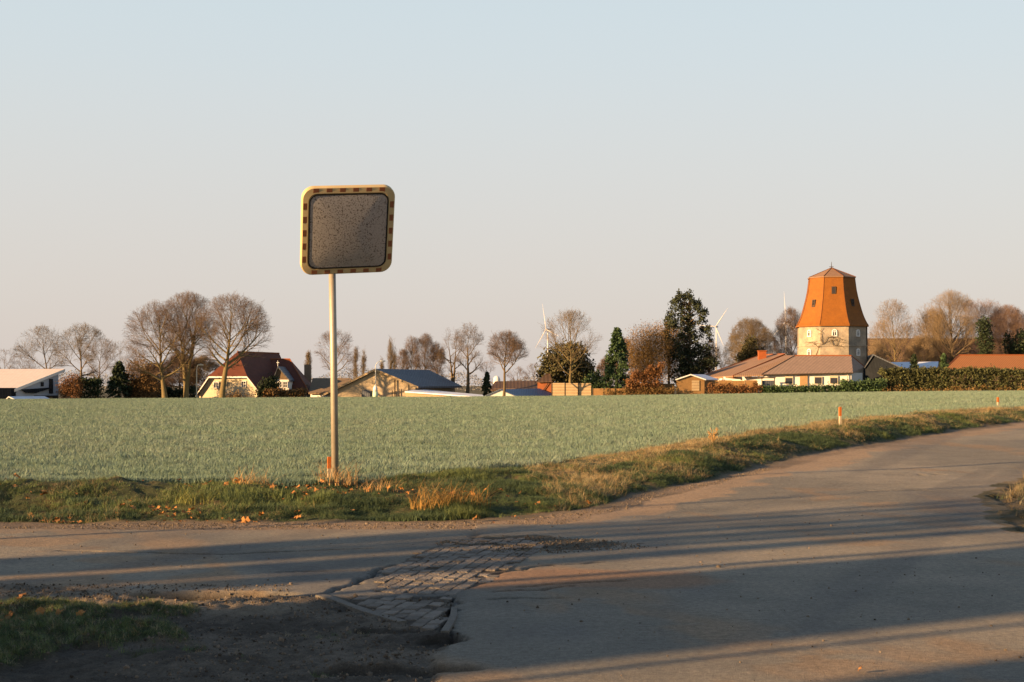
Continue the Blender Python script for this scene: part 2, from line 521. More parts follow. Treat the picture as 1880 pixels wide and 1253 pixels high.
def make_ground():
    xs = graded(-2600, 2600, -4.2, 5.2, .024, 1.03, 90)
    ys = graded(-300, 7000, 5.4, 14.5, .024, 1.025, 160)
    X, Y = np.meshgrid(xs, ys)
    x = X.ravel(); y = Y.ravel()
    k = weights(x, y)
    z = H(x, y, k)
    n1, n2 = k['n1'], k['n2']
    n0 = fbm(x * .6, y * .6, 40, 4)

    def col(c): return np.array(c)[None, :]

    def mixc(a, b, t): return a * (1 - t[:, None]) + b * t[:, None]
    soil = mixc(np.broadcast_to(col((.07, .056, .042)), (len(x), 3)), col((.135, .108, .08)), sst(-.3, .4, n1 + n2 * .5))
    c = soil
    # gravelly shoulders are paler and sandier
    sand = sst(-.1, .5, n0 + .15) * (y > 11.3)
    c = mixc(c, col((.27, .185, .115)), np.where(y > 11.3, .35 + .5 * sand, 0))
    asp = mixc(np.broadcast_to(col((.172, .152, .120)), (len(x), 3)), col((.235, .20, .15)), sst(-.35, .45, n0))
    asp = mixc(asp, col((.115, .11, .105)), sst(.15, .5, fbm(x * .9, y * .35, 44, 3)) * .6)
    # sand washed along the left edge of the lane
    edge = np.where(y > 12.2, (x - xL(y)) * .86, 9)
    asp = mixc(asp, col((.30, .205, .125)), (1 - sst(.5, .62, edge + n1 * .45 - .012 * (y - 12))) * .85)
    worn = sst(.12, .3, fbm(x * .8 + y * .3, y * .22, 46, 5)) * sst(-.1, .2, n1 + .1)
    asp = mixc(asp, col((.25, .165, .095)), worn * .6)
    streak = sst(.05, .4, fbm((x * .9 - y * .42) * 2.2, (x * .42 + y * .9) * .12, 47, 4))
    asp = mixc(asp, col((.12, .108, .095)), streak * .45)
    side = (x < -.2)
    asp = mixc(asp, col((.20, .155, .11)), np.where(side, sst(11.3, 11.9, y + n1 * .5), 0) * .7)
    # rubbed pinkish patches round the cobbles
    red = (1 - sst(.25, .55, dpoly(x, y, [(-.1, 8.75), (.3, 8.95), (.75, 8.85)]) + n1 * .25))
    asp = mixc(asp, col((.24, .135, .075)), red * .75)
    pale = (1 - sst(.25, .5, dpoly(x, y, [(-3.2, 8.15), (-2.2, 8.05), (-1.5, 7.85)]) + n1 * .3 + n2 * .1))
    c = mixc(c, col((.21, .165, .115)), pale * .8)
    c = mixc(c, asp, k['asph'])
    crk = np.zeros(len(x))
    for cr in CRACKS:
        crk = np.maximum(crk, 1 - sst(.008, .03, dpoly(x + n2 * .09, y + n1 * .1, cr)))
    c = mixc(c, col((.03, .025, .02)), crk * .8)
    for hx, hy, a, b, dp in HOLES:
        q = ((x - hx) / a) ** 2 + ((y - hy) / b) ** 2 + k['nb'] * .9
        c = mixc(c, col((.022, .016, .01)), (1 - sst(.8, 1.2, q)) * (.9 if hx < -1 else .6))
    c = mixc(c, col((.07, .055, .042)), k['cob'] * 1.0)
    # broken strip at the mouth of the side road
    br = inpoly(x + n2 * .3, y + n1 * .4, [(-.5, 10.9), (.2, 11.25), (.6, 11.0), (.95, 10.6), (.3, 10.3), (-.4, 10.4)])
    c = mixc(c, mixc(np.broadcast_to(col((.05, .043, .03)), (len(x), 3)), col((.17, .13, .08)), sst(0, .3, n2 + n1 * .4)), br * .85)
    gl = k['grassl'] * (~k['verge_in'])
    c = mixc(c, col((.045, .055, .022)), np.clip(gl * (.6 + n2), 0, 1))
    v = k['verge_in'] & ~k['field']
    vc = mixc(np.broadcast_to(col((.05, .055, .024)), (len(x), 3)), col((.12, .085, .04)), sst(.0, .5, n1 + n2 * .5))
    c = np.where(v[:, None], vc, c)
    near = sst(.0, .25, k['s'] + n2 * .1)
    c = np.where(v[:, None], mixc(np.broadcast_to(col((.17, .125, .08)), (len(x), 3)), vc, near), c)
    c = np.where((k['rr'] > -.15)[:, None], mixc(np.broadcast_to(col((.16, .12, .07)), (len(x), 3)), col((.07, .06, .03)), sst(-.2, .4, n1)), c)
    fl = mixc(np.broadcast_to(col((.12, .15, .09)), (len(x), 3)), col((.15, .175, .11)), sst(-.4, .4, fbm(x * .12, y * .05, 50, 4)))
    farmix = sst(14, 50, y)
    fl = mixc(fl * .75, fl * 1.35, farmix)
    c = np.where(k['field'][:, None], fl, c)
    c = np.where((y > 219)[:, None], col((.10, .085, .045)), c)
    c = np.where((y < -8)[:, None], col((.09, .08, .04)), c)
    # one sheet, handed out to the named pieces of the setting
    nx, ny = len(xs), len(ys)
    idx = np.arange(nx * ny).reshape(ny, nx)
    q = np.stack([idx[:-1, :-1], idx[:-1, 1:], idx[1:, 1:], idx[1:, :-1]], -1).reshape(-1, 4)
    i0 = q[:, 0]
    fx, fy = x[i0], y[i0]
    cls = np.zeros(len(q), int)
    road = (~k['verge_in'][i0]) & (~k['right'][i0])
    cls[road & (fy < 12.2) & (fx < -.3) & (fy > 8.2) & (fx > -60)] = 2
    cls[road & ((fx >= -.3) | (fy >= 12.2)) & (fy > -60) & (fy < 200)] = 1
    cls[road & (fy <= 8.2) & (fx < -.3) & (fx > -8) & (fy > 3)] = 5
    cls[(k['verge_in'] & ~k['field'])[i0] & (fy < 200)] = 3
    cls[k['field'][i0] & (fy < 219) & (np.abs(fx) < 260)] = 4
    for ci, nm, mt in ((0, 'ground', GM), (1, 'main_road', ROADM), (2, 'side_road', ROADM), (3, 'grass_verge', GM), (4, 'field', FIELDM), (5, 'dirt_track', GM)):
        fq = q[cls == ci]
        u, inv = np.unique(fq, return_inverse=True)
        o = link_mesh(nm, np.stack([x[u], y[u], z[u]], -1), inv.reshape(-1, 4), mt, None, True)
        a = o.data.color_attributes.new('own_colour', 'FLOAT_COLOR', 'POINT')
        a.data.foreach_set('color', np.concatenate([c[u], np.ones((len(u), 1))], 1).astype(np.float32).ravel())
        o['kind'] = 'structure'


make_ground()


# ------------------------------------------------------------------ scatter (ground cover nobody could count)
def src_collection(name, meshes):
    col = bpy.data.collections.new(name)
    for i, (v, f, m) in enumerate(meshes):
        me = bpy.data.meshes.new(name)
        me.from_pydata([tuple(a) for a in v], [], f)
        me.materials.append(m)
        o = bpy.data.objects.new('%s_%03d' % (name, i), me)
        col.objects.link(o)
    return col


def scatter(name, pts, rot, scl, idx, col, label=None, cat=None):
    me = bpy.data.meshes.new(name)
    me.vertices.add(len(pts))
    me.vertices.foreach_set('co', np.asarray(pts, np.float32).ravel())
    for nm, tp, arr, key in (('rot', 'FLOAT_VECTOR', rot, 'vector'), ('scl', 'FLOAT_VECTOR', scl, 'vector')):
        a = me.attributes.new(nm, tp, 'POINT'); a.data.foreach_set(key, np.asarray(arr, np.float32).ravel())
    a = me.attributes.new('pick', 'INT', 'POINT'); a.data.foreach_set('value', np.asarray(idx, np.int32))
    o = bpy.data.objects.new(name, me)
    C.objects.link(o)
    g = bpy.data.node_groups.new(name, 'GeometryNodeTree')
    g.interface.new_socket('Geometry', in_out='INPUT', socket_type='NodeSocketGeometry')
    g.interface.new_socket('Geometry', in_out='OUTPUT', socket_type='NodeSocketGeometry')
    N, L = g.nodes, g.links
    gi = N.new('NodeGroupInput'); go = N.new('NodeGroupOutput')
    ip = N.new('GeometryNodeInstanceOnPoints')
    ci = N.new('GeometryNodeCollectionInfo')
    ci.inputs['Collection'].default_value = col
    ci.inputs['Separate Children'].default_value = True
    ci.inputs['Reset Children'].default_value = True

    def attr(nm, tp):
        n = N.new('GeometryNodeInputNamedAttribute'); n.data_type = tp; n.inputs['Name'].default_value = nm
        return [s for s in n.outputs if s.enabled and s.name == 'Attribute'][0]
    L.new(gi.outputs[0], ip.inputs['Points']); L.new(ci.outputs[0], ip.inputs['Instance'])
    ip.inputs['Pick Instance'].default_value = True
    L.new(attr('pick', 'INT'), ip.inputs['Instance Index'])
    L.new(attr('rot', 'FLOAT_VECTOR'), ip.inputs['Rotation'])
    L.new(attr('scl', 'FLOAT_VECTOR'), ip.inputs['Scale'])
    L.new(ip.outputs[0], go.inputs[0])
    md = o.modifiers.new('scatter', 'NODES'); md.node_group = g
    return tag(o, label, cat, None, 'stuff')


def tuft_mesh(rng, n, h, w, spread, lean, segs=3):
    v = []; f = []
    for i in range(n):
        a = rng.uniform(0, 2 * math.pi); b = rng.uniform(0, 2 * math.pi)
        r = spread * math.sqrt(rng.random())
        base = np.array([r * math.cos(a), r * math.sin(a), -.01])
        hh = h * rng.uniform(.55, 1.15); le = lean * rng.uniform(.2, 1.3)
        side = np.array([-math.sin(b), math.cos(b), 0]) * w * rng.uniform(.7, 1.2)
        n0 = len(v)
        for s in range(segs + 1):
            t = s / segs
            p = base + np.array([math.cos(b) * le * hh * t * t, math.sin(b) * le * hh * t * t, hh * (t - .35 * le * t * t)])
            ww = side * (1 - t * .92) * .5
            v += [p - ww, p + ww]
        for s in range(segs):
            k = n0 + 2 * s
            f.append((k, k + 1, k + 3, k + 2))
    return v, f


def build_scatter():
    rng = np.random.default_rng(5)
    pr = random.Random(5)
    frost = M('frosty_blades', (.155, .218, .15), .8, 3, .15, rnd=.32)
    frost2 = M('pale_blades', (.205, .25, .18), .8, 3, .15, rnd=.28)
    green = M('green_blades', (.10, .128, .042), .8, 3, .2, rnd=.5)
    dgreen = M('dark_blades', (.055, .082, .034), .8, 3, .2, rnd=.45)
    dry = M('dry_blades', (.27, .185, .085), .85, 3, .2, rnd=.4)
    dry2 = M('bleached_blades', (.27, .22, .125), .85, 3, .2, rnd=.4)
    # field crop
    ms = []
    for i in range(6):
        ms.append((*tuft_mesh(pr, 11, .085, .0075, .055, .8, 2), frost if i < 3 else frost2))
    colf = src_collection('crop_tuft', ms)
    n = 420000
    d = 14 + (215 - 14) * rng.random(n) ** 1.9
    u = rng.uniform(-.41, .41, n)
    x = u * d; y = d
    k = weights(x, y)
    ok = k['field'] & (y < 216)
    x, y = x[ok], y[ok]
    k = {a: b[ok] for a, b in k.items()}
    z = H(x, y, k)
    m = len(x)
    patch = fbm(x * .5, y * .5, 61, 3)
    s = (.75 + .5 * rng.random(m)) * (1 + .9 * sst(18, 90, y)) * (1 + .35 * patch)
    lo = np.where(rng.random(m) + patch * .7 < .5, rng.integers(0, 3, m), rng.integers(3, 6, m))
    scatter('field_crop', np.stack([x, y, z], -1), np.stack([rng.normal(0, .12, m), rng.normal(0, .12, m), rng.uniform(0, 6.28, m)], -1), np.stack([s * 1.1, s * 1.1, s], -1), lo, colf)
    # verge grass
    ms = []
    for i in range(4): ms.append((*tuft_mesh(pr, 13, .12, .007, .06, .9), green))
    for i in range(3): ms.append((*tuft_mesh(pr, 13, .11, .007, .07, 1.0), dgreen))
    for i in range(4): ms.append((*tuft_mesh(pr, 12, .15, .006, .06, 1.2), dry if i < 2 else dry2))
    colv = src_collection('verge_tuft', ms)
    n = 200000
    d = 12.3 + (75 - 12.3) * rng.random(n) ** 1.6
    u = rng.uniform(-.41, .41, n)
    x = u * d; y = d
    yb = 12.4 * (80 / 12.4) ** rng.random(120000)
    xb = xL(yb) - rng.uniform(.05, 2.3, len(yb)) / .86
    x = np.concatenate([x, xb]); y = np.concatenate([y, yb]); n = len(x)
    k = weights(x, y)
    ok = k['verge_in'] & (k['s'] > .12 + .12 * rng.random(n)) & (k['s'] < k['w'] + .55)
    x, y = x[ok], y[ok]
    k = {a: b[ok] for a, b in k.items()}
    z = H(x, y, k); m = len(x)
    t = k['s'] / k['w']
    rt = sst(-1.3, 1.6, x)
    dryness = np.where(t > .66, .24 + .46 * rt, .18 + .04 * rt) + fbm(x * 1.1, y * 1.1, 70, 4) * .75 - .12 * (1 - rt)
    r = rng.random(m)
    isdry = r < dryness
    dark = fbm(x * .9, y * .9, 71, 3) + .25 * rt > .05
    lo = np.where(isdry, rng.integers(7, 11, m), np.where(dark, rng.integers(4, 7, m), rng.integers(0, 4, m)))
    clump = np.clip(1 + 1.7 * fbm(x * 1.9, y * 1.9, 72, 3), .3, 1.9 - .5 * rt)
    s = (.5 + .5 * rng.random(m)) * clump * (.62 - .1 * rt) * np.where(t > .8, .75, 1) * np.where(isdry & (rt < .5), .62, 1) * (1 + .5 * sst(20, 60, y)) * np.where(k['s'] > k['w'], .75, 1)
    tilt = np.where(isdry, .5, .15)
    scatter('verge_grass', np.stack([x, y, z], -1), np.stack([rng.normal(0, 1, m) * tilt, rng.normal(0, 1, m) * tilt, rng.uniform(0, 6.28, m)], -1), np.stack([s, s, s], -1), lo, colv)
    # corner grass lower left, scrub on the right edge of the lane
    n = 42000
    x = rng.uniform(-3.6, -.7, n); y = rng.uniform(4.8, 8.3, n)
    k = weights(x, y)
    ok = (k['grassl'] + fbm(x * 2.5, y * 2.5, 33, 3) * .5 > .2 + .75 * rng.random(n))
    x1, y1 = x[ok], y[ok]
    x2 = rng.uniform(4.0, 9.5, 14000); y2 = rng.uniform(11.0, 20, 14000)
    k2 = weights(x2, y2)
    ok2 = (k2['rr'] > .1 + .3 * rng.random(len(x2)))
    x2, y2 = x2[ok2], y2[ok2]
    x = np.concatenate([x1, x2]); y = np.concatenate([y1, y2]); z = H(x, y); m = len(x)
    isr = x > 2
    lo = np.where(isr, np.where(rng.random(m) < .75, rng.integers(7, 11, m), rng.integers(0, 7, m)), np.where(rng.random(m) < .14, rng.integers(7, 11, m), rng.integers(0, 7, m)))
    s = np.where(isr, .9, .3) * (.6 + .6 * rng.random(m))
    scatter('corner_grass', np.stack([x, y, z], -1), np.stack([rng.normal(0, .25, m), rng.normal(0, .25, m), rng.uniform(0, 6.28, m)], -1), np.stack([s, s, s], -1), lo, colv)
    # fallen leaves
    ms = []
    for i in range(5):
        v = []; npt = 11
        for j in range(npt):
            a = 2 * math.pi * j / npt
            rr = .045 * (1 if j % 2 else .72) * pr.uniform(.8, 1.2)
            v.append((rr * math.cos(a), rr * math.sin(a), pr.uniform(-.012, .022)))
        v.append((0, 0, .004))
        ms.append((v, [(j, (j + 1) % npt, npt) for j in range(npt)], MAT['leaf']))
    coll = src_collection('leaf', ms)
    n = 1900
    x = rng.uniform(-6, 3.0, n); y = 12.25 + 2.2 * rng.random(n) ** 1.7
    keep = (sv(x, y) > -.08) & (rng.random(n) < np.clip(.35 + fbm(x * 1.5, y * 2, 80, 3) * 2.2 - .1, .02, 1) * (1 - .92 * sst(-1.6, .6, x)))
    x, y = x[keep], y[keep]
    xs2 = rng.uniform(-3.4, -1.9, 26); ys2 = rng.uniform(6.9, 7.8, 26)
    x = np.concatenate([x, xs2, [1.45, -.16]]); y = np.concatenate([y, ys2, [5.92, 12.3]])
    m = len(x); z = H(x, y) + .02 + .05 * rng.random(m) * (y > 12.5)
    s = .25 + .75 * rng.random(m) ** 1.6
    s[-2:] = .35
    scatter('fallen_leaves', np.stack([x, y, z], -1), np.stack([rng.normal(0, .35, m), rng.normal(0, .35, m), rng.uniform(0, 6.28, m)], -1), np.stack([s, s, s], -1), rng.integers(0, 5, m), coll)
    # gravel
    ms = []
    for i in range(5):
        bm = bmesh.new(); bmesh.ops.create_icosphere(bm, subdivisions=1, radius=.01)
        for q in bm.verts: q.co *= pr.uniform(.7, 1.25)
        for q in bm.verts: q.co.z *= .7
        bm.verts.ensure_lookup_table()
        ms.append(([tuple(q.co) for q in bm.verts], [tuple(a.index for a in q.verts) for q in bm.faces], MAT['gravel'])); bm.free()
    colg = src_collection('gravel_piece', ms)
    n = 260000
    x = rng.uniform(-4.6, 3.6, n); y = rng.uniform(5.2, 19, n)
    k = weights(x, y)
    road = (~k['verge_in']) & (~k['right'])
    br = inpoly(x, y, [(-.6, 10.95), (.2, 11.3), (.7, 11.0), (1.1, 10.5), (.3, 10.2), (-.5, 10.4)])
    pd = road * (1 - k['asph']) * np.where(k['cob'], .12, .5) * np.clip(.5 + k['n1'] * 1.5, .05, 1) + br * .5 + road * .004
    pd = pd + ((x < -1.3) & (x > -3.5) & (y > 7.8) & (y < 8.6)) * .35
    ok = rng.random(n) < pd
    x, y = x[ok], y[ok]; m = len(x)
    z = H(x, y)
    s = .3 + .75 * rng.random(m) ** 2.5 + (rng.random(m) < .012) * .9
    scatter('loose_gravel', np.stack([x, y, z + .002], -1), rng.uniform(0, 6.28, (m, 3)), np.stack([s, s, s], -1), rng.integers(0, 5, m), colg)


build_scatter()


def cobbles():
    rng = random.Random(9)
    b = MB()
    ang = math.atan2(.19, .98)
    ca, sa = math.cos(ang), math.sin(ang)
    W_, L_ = .078, .125
    cells = []
    for i in range(-20, 20):
        for j in range(45, 100):
            u = i * W_; w = j * L_ + (L_ / 2 if i % 2 else 0)
            cells.append((u * ca + w * sa - 1.7, -u * sa + w * ca, ang))
    cx = np.array([c[0] for c in cells]); cy = np.array([c[1] for c in cells])
    i1 = inpoly(cx, cy, COB1) | inpoly(cx, cy, COB2)
    drop = fbm(cx * 2.5, cy * 2.5, 90, 3)
    zz = H(cx, cy)
    for t in range(len(cells)):
        if not i1[t] or drop[t] > .5: continue
        x, y, a = cells[t]
        if (cells[t][0] + cells[t][1]) and rng.random() < .04: continue
        hw = W_ * .5 * rng.uniform(.86, .96); hl = L_ * .5 * rng.uniform(.86, .96)
        top = float(zz[t]) + .009 + rng.uniform(-.003, .003) - .006 * float(sst(.1, .4, drop[t]))
        tx, ty = rng.uniform(-.03, .03), rng.uniform(-.02, .02)
        v = []
        for (s, hh) in ((1.0, -.05), (1.0, -.005), (.88, 0)):
            for (p, q) in ((-1, -1), (1, -1), (1, 1), (-1, 1)):
                lx = p * hw * s + rng.uniform(-.004, .004); ly = q * hl * (s if s == 1 else .9) + rng.uniform(-.004, .004)
                v.append((x + lx * ca + ly * sa, y - lx * sa + ly * ca, top + hh + lx * tx + ly * ty))
        f = []
        for r in range(2):
            for q in range(4):
                f.append((r * 4 + q, r * 4 + (q + 1) % 4, r * 4 + 4 + (q + 1) % 4, r * 4 + 4 + q))
        f.append((8, 9, 10, 11))
        b.add(v, f)
    tag(b.build('cobblestone_paving', MAT['cobble']), kind='structure')
    for nm, (p, q, w), lb in (('kerb_stone', ((-1.1, 8.12), (-.56, 7.22), .032), 'worn pale kerb stone lying slantwise between the broken asphalt and the cobbles'),
                              ('kerb_stone', ((-.30, 8.12), (-.315, 6.9), .022), 'narrow kerb strip edging the smooth grey asphalt beside the lower cobbles')):
        kb = MB(); nseg = 5
        dx, dy = q[0] - p[0], q[1] - p[1]; ln = math.hypot(dx, dy); ex, ey = -dy / ln, dx / ln
        rows = []
        for i in range(nseg + 1):
            t = i / nseg
            cx_, cy_ = p[0] + dx * t + rng.uniform(-.012, .012), p[1] + dy * t
            zt = Hs(cx_, cy_) + rng.uniform(.004, .016)
            ww = w * rng.uniform(.8, 1.15)
            rows.append([(cx_ - ex * ww, cy_ - ey * ww, zt - .06), (cx_ - ex * ww * .85, cy_ - ey * ww * .85, zt), (cx_ + ex * ww * .85, cy_ + ey * ww * .85, zt), (cx_ + ex * ww, cy_ + ey * ww, zt - .06)])
        v = [a for r_ in rows for a in r_]; f = []
        for i in range(nseg):
            for j in range(3):
                f.append((i * 4 + j, i * 4 + 4 + j, i * 4 + 5 + j, i * 4 + 1 + j))
        f += [(0, 1, 2, 3), tuple(nseg * 4 + j for j in (3, 2, 1, 0))]
        kb.add(v, f)
        tag(kb.build(nm, MAT['kerb']), lb, 'kerb')


cobbles()


# ------------------------------------------------------------------ traffic mirror and marker posts
def rrect(w, h, r, n=8):
    p = []
    for cx_, cy_, a0 in ((w / 2 - r, h / 2 - r, 0), (-w / 2 + r, h / 2 - r, 90), (-w / 2 + r, -h / 2 + r, 180), (w / 2 - r, -h / 2 + r, 270)):
        for i in range(n + 1):
            a = R(a0 + 90 * i / n)
            p.append((cx_ + r * math.cos(a), cy_ + r * math.sin(a)))
    return p


def mirror():
    base = Vector((-1.872, 15.1, Hs(-1.872, 15.1)))
    t = thing('traffic_mirror', 'large rounded traffic mirror with red and white edged frame on a steel pole', 'traffic mirror', base)
    psi, ti, ro = R(20), R(26), R(4.08)
    W_, H_ = .975, .96
    n = Vector((math.sin(psi) * math.cos(ti), -math.cos(psi) * math.cos(ti), -math.sin(ti)))
    r = Vector((math.cos(psi), math.sin(psi), 0))
    u = n.cross(r) * 1.0
    if u.z < 0: u = -u
    r2 = r * math.cos(ro) + u * math.sin(ro)
    u2 = -r * math.sin(ro) + u * math.cos(ro)
    cen = Vector((-1.706, 14.8, 2.807))

    def Q(a, b, c): return cen + r2 * a + u2 * b + n * c
    # housing with a rounded rim
    rings = []
    o_, i_ = rrect(W_, H_, .125), rrect(W_ - .15, H_ - .15, .085)
    for pts, c in ((rrect(W_ - .03, H_ - .03, .112), -.07), (rrect(W_, H_, .125), -.055), (o_, -.012), (rrect(W_ - .02, H_ - .02, .117), 0.0), (rrect(W_ - .13, H_ - .13, .09), .004), (i_, -.005), (i_, -.03)):
        rings.append([Q(a, b, c) for a, b in pts])
    m = len(o_); v = [p for rg in rings for p in rg]; f = []
    for k in range(len(rings) - 1):
        for j in range(m):
            f.append((k * m + j, k * m + (j + 1) % m, (k + 1) * m + (j + 1) % m, (k + 1) * m + j))
    f.append(tuple(range(m - 1, -1, -1)))
    fm = M('frame_plastic', (.50, .37, .18), .55, 7, .1, spec=.4)
    fr = link_mesh('frame', v, f, fm, t, True)
    md = fr.modifiers.new('edge', 'EDGE_SPLIT'); md.split_angle = R(40)
    # faded red blocks set into the frame
    red = M('faded_red_block', (.24, .085, .035), .6, 14, .25, spec=.35)

    def block(a0, a1, b0, b1):
        k = MB(); k.prism([Q(a0, b0, .001), Q(a1, b0, .001), Q(a1, b1, .001), Q(a0, b1, .001)], n * .0022)
        k.build('red_block', red, fr)
    for i in range(6):
        a = -.345 + .138 * i
        block(a - .03, a + .03, H_ / 2 - .064, H_ / 2 - .012); block(a - .03, a + .03, -H_ / 2 + .012, -H_ / 2 + .064)
    for i in range(5):
        b = -.30 + .145 * i
        block(-W_ / 2 + .012, -W_ / 2 + .064, b - .034, b + .034); block(W_ / 2 - .064, W_ / 2 - .012, b - .034, b + .034)
    # black seal
    g0, g1 = rrect(W_ - .145, H_ - .145, .087), rrect(W_ - .168, H_ - .168, .077)
    v = [Q(a, b, .0055) for a, b in g0] + [Q(a, b, .012) for a, b in g0] + [Q(a, b, .012) for a, b in g1] + [Q(a, b, -.01) for a, b in g1]
    f = [(k * m + j, k * m + (j + 1) % m, (k + 1) * m + (j + 1) % m, (k + 1) * m + j) for k in range(3) for j in range(m)]
    link_mesh('seal', v, f, MAT['blackrub'], t)
    # bulging mirror face covered in dew
    v = []; f = []; K = 14
    mw, mh = W_ - .17, H_ - .17
    for k in range(K + 1):
        s = 1 - k / K
        for a, b in rrect(mw, mh, .076):
            rr = (a * s / (mw / 2)) ** 2 * .5 + (b * s / (mh / 2)) ** 2 * .5
            v.append(Q(a * s, b * s, .004 + .032 * (1 - min(1, rr)) * (1 - .4 * s ** 8)))
    for k in range(K):
        for j in range(m):
            f.append((k * m + j, k * m + (j + 1) % m, (k + 1) * m + (j + 1) % m, (k + 1) * m + j))
    mm, tr, bs = new_mat('dewy_mirror')
    N, L = tr.nodes, tr.links
    tc = N.new('ShaderNodeTexCoord')
    bs.inputs['Metallic'].default_value = .5
    bs.inputs['Roughness'].default_value = .38
    vo = N.new('ShaderNodeTexVoronoi'); vo.inputs['Scale'].default_value = 42; vo.inputs['Randomness'].default_value = 1
    no = N.new('ShaderNodeTexNoise'); no.inputs['Scale'].default_value = 62; no.inputs['Detail'].default_value = 6; no.inputs['Roughness'].default_value = .75
    nl = N.new('ShaderNodeTexNoise'); nl.inputs['Scale'].default_value = 3.2; nl.inputs['Detail'].default_value = 3
    for q in (vo, no, nl): L.new(tc.outputs['Object'], q.inputs['Vector'])
    dr = N.new('ShaderNodeMapRange'); dr.inputs[1].default_value = .51; dr.inputs[2].default_value = .6
    L.new(no.outputs[0], dr.inputs[0])
    ml = N.new('ShaderNodeMapRange'); ml.inputs[1].default_value = .25; ml.inputs[2].default_value = .45
    L.new(nl.outputs[0], ml.inputs[0])
    mu = N.new('ShaderNodeMath'); mu.operation = 'MULTIPLY'
    L.new(dr.outputs[0], mu.inputs[0]); L.new(ml.outputs[0], mu.inputs[1])
    mx = N.new('ShaderNodeMix'); mx.data_type = 'RGBA'
    mx.inputs[6].default_value = (.47, .43, .40, 1); mx.inputs[7].default_value = (.085, .068, .055, 1)
    L.new(mu.outputs[0], mx.inputs[0]); L.new(mx.outputs[2], bs.inputs['Base Color'])
    bp = N.new('ShaderNodeBump'); bp.inputs['Strength'].default_value = .22; bp.inputs['Distance'].default_value = .01
    L.new(no.outputs[0], bp.inputs['Height']); L.new(bp.outputs[0], bs.inputs['Normal'])
    link_mesh('mirror_face', v, f, mm, t, True)
    # pole and clamps
    top = Vector((-1.915, 15.1, 2.75))
    pb = MB(); pb.path([base - Vector((0, 0, .3)), base.lerp(top, .5), top], [.0375] * 3, 20)
    pb.build('pole', MAT['galv'], t, True)
    for b in (-.12, .12):
        cl = MB()
        c = cen - n * .11 + u2 * b - r2 * .15
        cl.tube(c, Vector((top.x, top.y, c.z)), .018, .018, 8)
        cl.build('clamp', MAT['galv'], t)


mirror()


def marker(x, y, h, w, lb, rot=0.0, dz=0):
    b = Vector((x, y, Hs(x, y) + dz))
    t = thing('marker_post', lb, 'marker post', b, 'marker posts along the field edge')
    lo = MB(); up = MB()
    ca, sa = math.cos(rot), math.sin(rot)

    def ring(z, s): return [b + Vector((p * w * s * ca - q * w * s * sa, p * w * s * sa + q * w * s * ca, z)) for p, q in ((-.5, -.5), (.5, -.5), (.5, .5), (-.5, .5))]
    lo.prism(ring(-.25, .97), (0, 0, .25 + h * .55))
    up.prism(ring(h * .55, 1.06), (0, 0, h * .44))
    up.prism(ring(h * .99, .9), (.004, 0, h * .02))
    lo.build('post', MAT['lightwood'], t); up.build('orange_cap', MAT['orange'], t)


marker(-1.925, 14.98, .27, .036, 'orange topped marker post close behind the traffic mirror pole', .3)
marker(5.63, 24.4, .34, .036, 'orange topped marker post standing alone on the grassy bank', .2)
marker(12.3, 36.0, .27, .038, 'farthest orange marker post, small beside the lane near the hedge', .2)


# ------------------------------------------------------------------ trees
class Segs:
    """many thin three-sided twigs built in one go"""
    def __init__(s): s.a = []; s.b = []; s.ra = []; s.rb = []

    def add(s, a, b, ra, rb): s.a.append(a); s.b.append(b); s.ra.append(ra); s.rb.append(rb)

    def mesh(s):
        a = np.array(s.a); b = np.array(s.b); ra = np.array(s.ra)[:, None]; rb = np.array(s.rb)[:, None]
        d = b - a; d /= np.linalg.norm(d, axis=1, keepdims=True) + 1e-9
        ref = np.where(np.abs(d[:, 2:3]) > .9, np.array([[1., .1, 0]]), np.array([[.1, .2, 1.]]))
        p = np.cross(d, ref); p /= np.linalg.norm(p, axis=1, keepdims=True); q = np.cross(d, p)
        vs = []
        for i in range(3):
            t = 2 * math.pi * i / 3
            vs.append(a + (p * math.cos(t) + q * math.sin(t)) * ra)
        for i in range(3):
            t = 2 * math.pi * i / 3
            vs.append(b + (p * math.cos(t) + q * math.sin(t)) * rb)
        v = np.stack(vs, 1).reshape(-1, 3)
        n = len(a); o = (np.arange(n) * 6)[:, None]
        f = np.concatenate([o + np.array([[0, 1, 4, 3]]), o + np.array([[1, 2, 5, 4]]), o + np.array([[2, 0, 3, 5]])], 0)
        return v, f


def rotv(v, ax, a):
    return Matrix.Rotation(a, 3, ax) @ v


def perp(d, rng):
    r = Vector((rng.gauss(0, 1), rng.gauss(0, 1), rng.gauss(0, 1)))
    p = r - d * r.dot(d)
    return p.normalized() if p.length > 1e-4 else Vector((1, 0, 0))


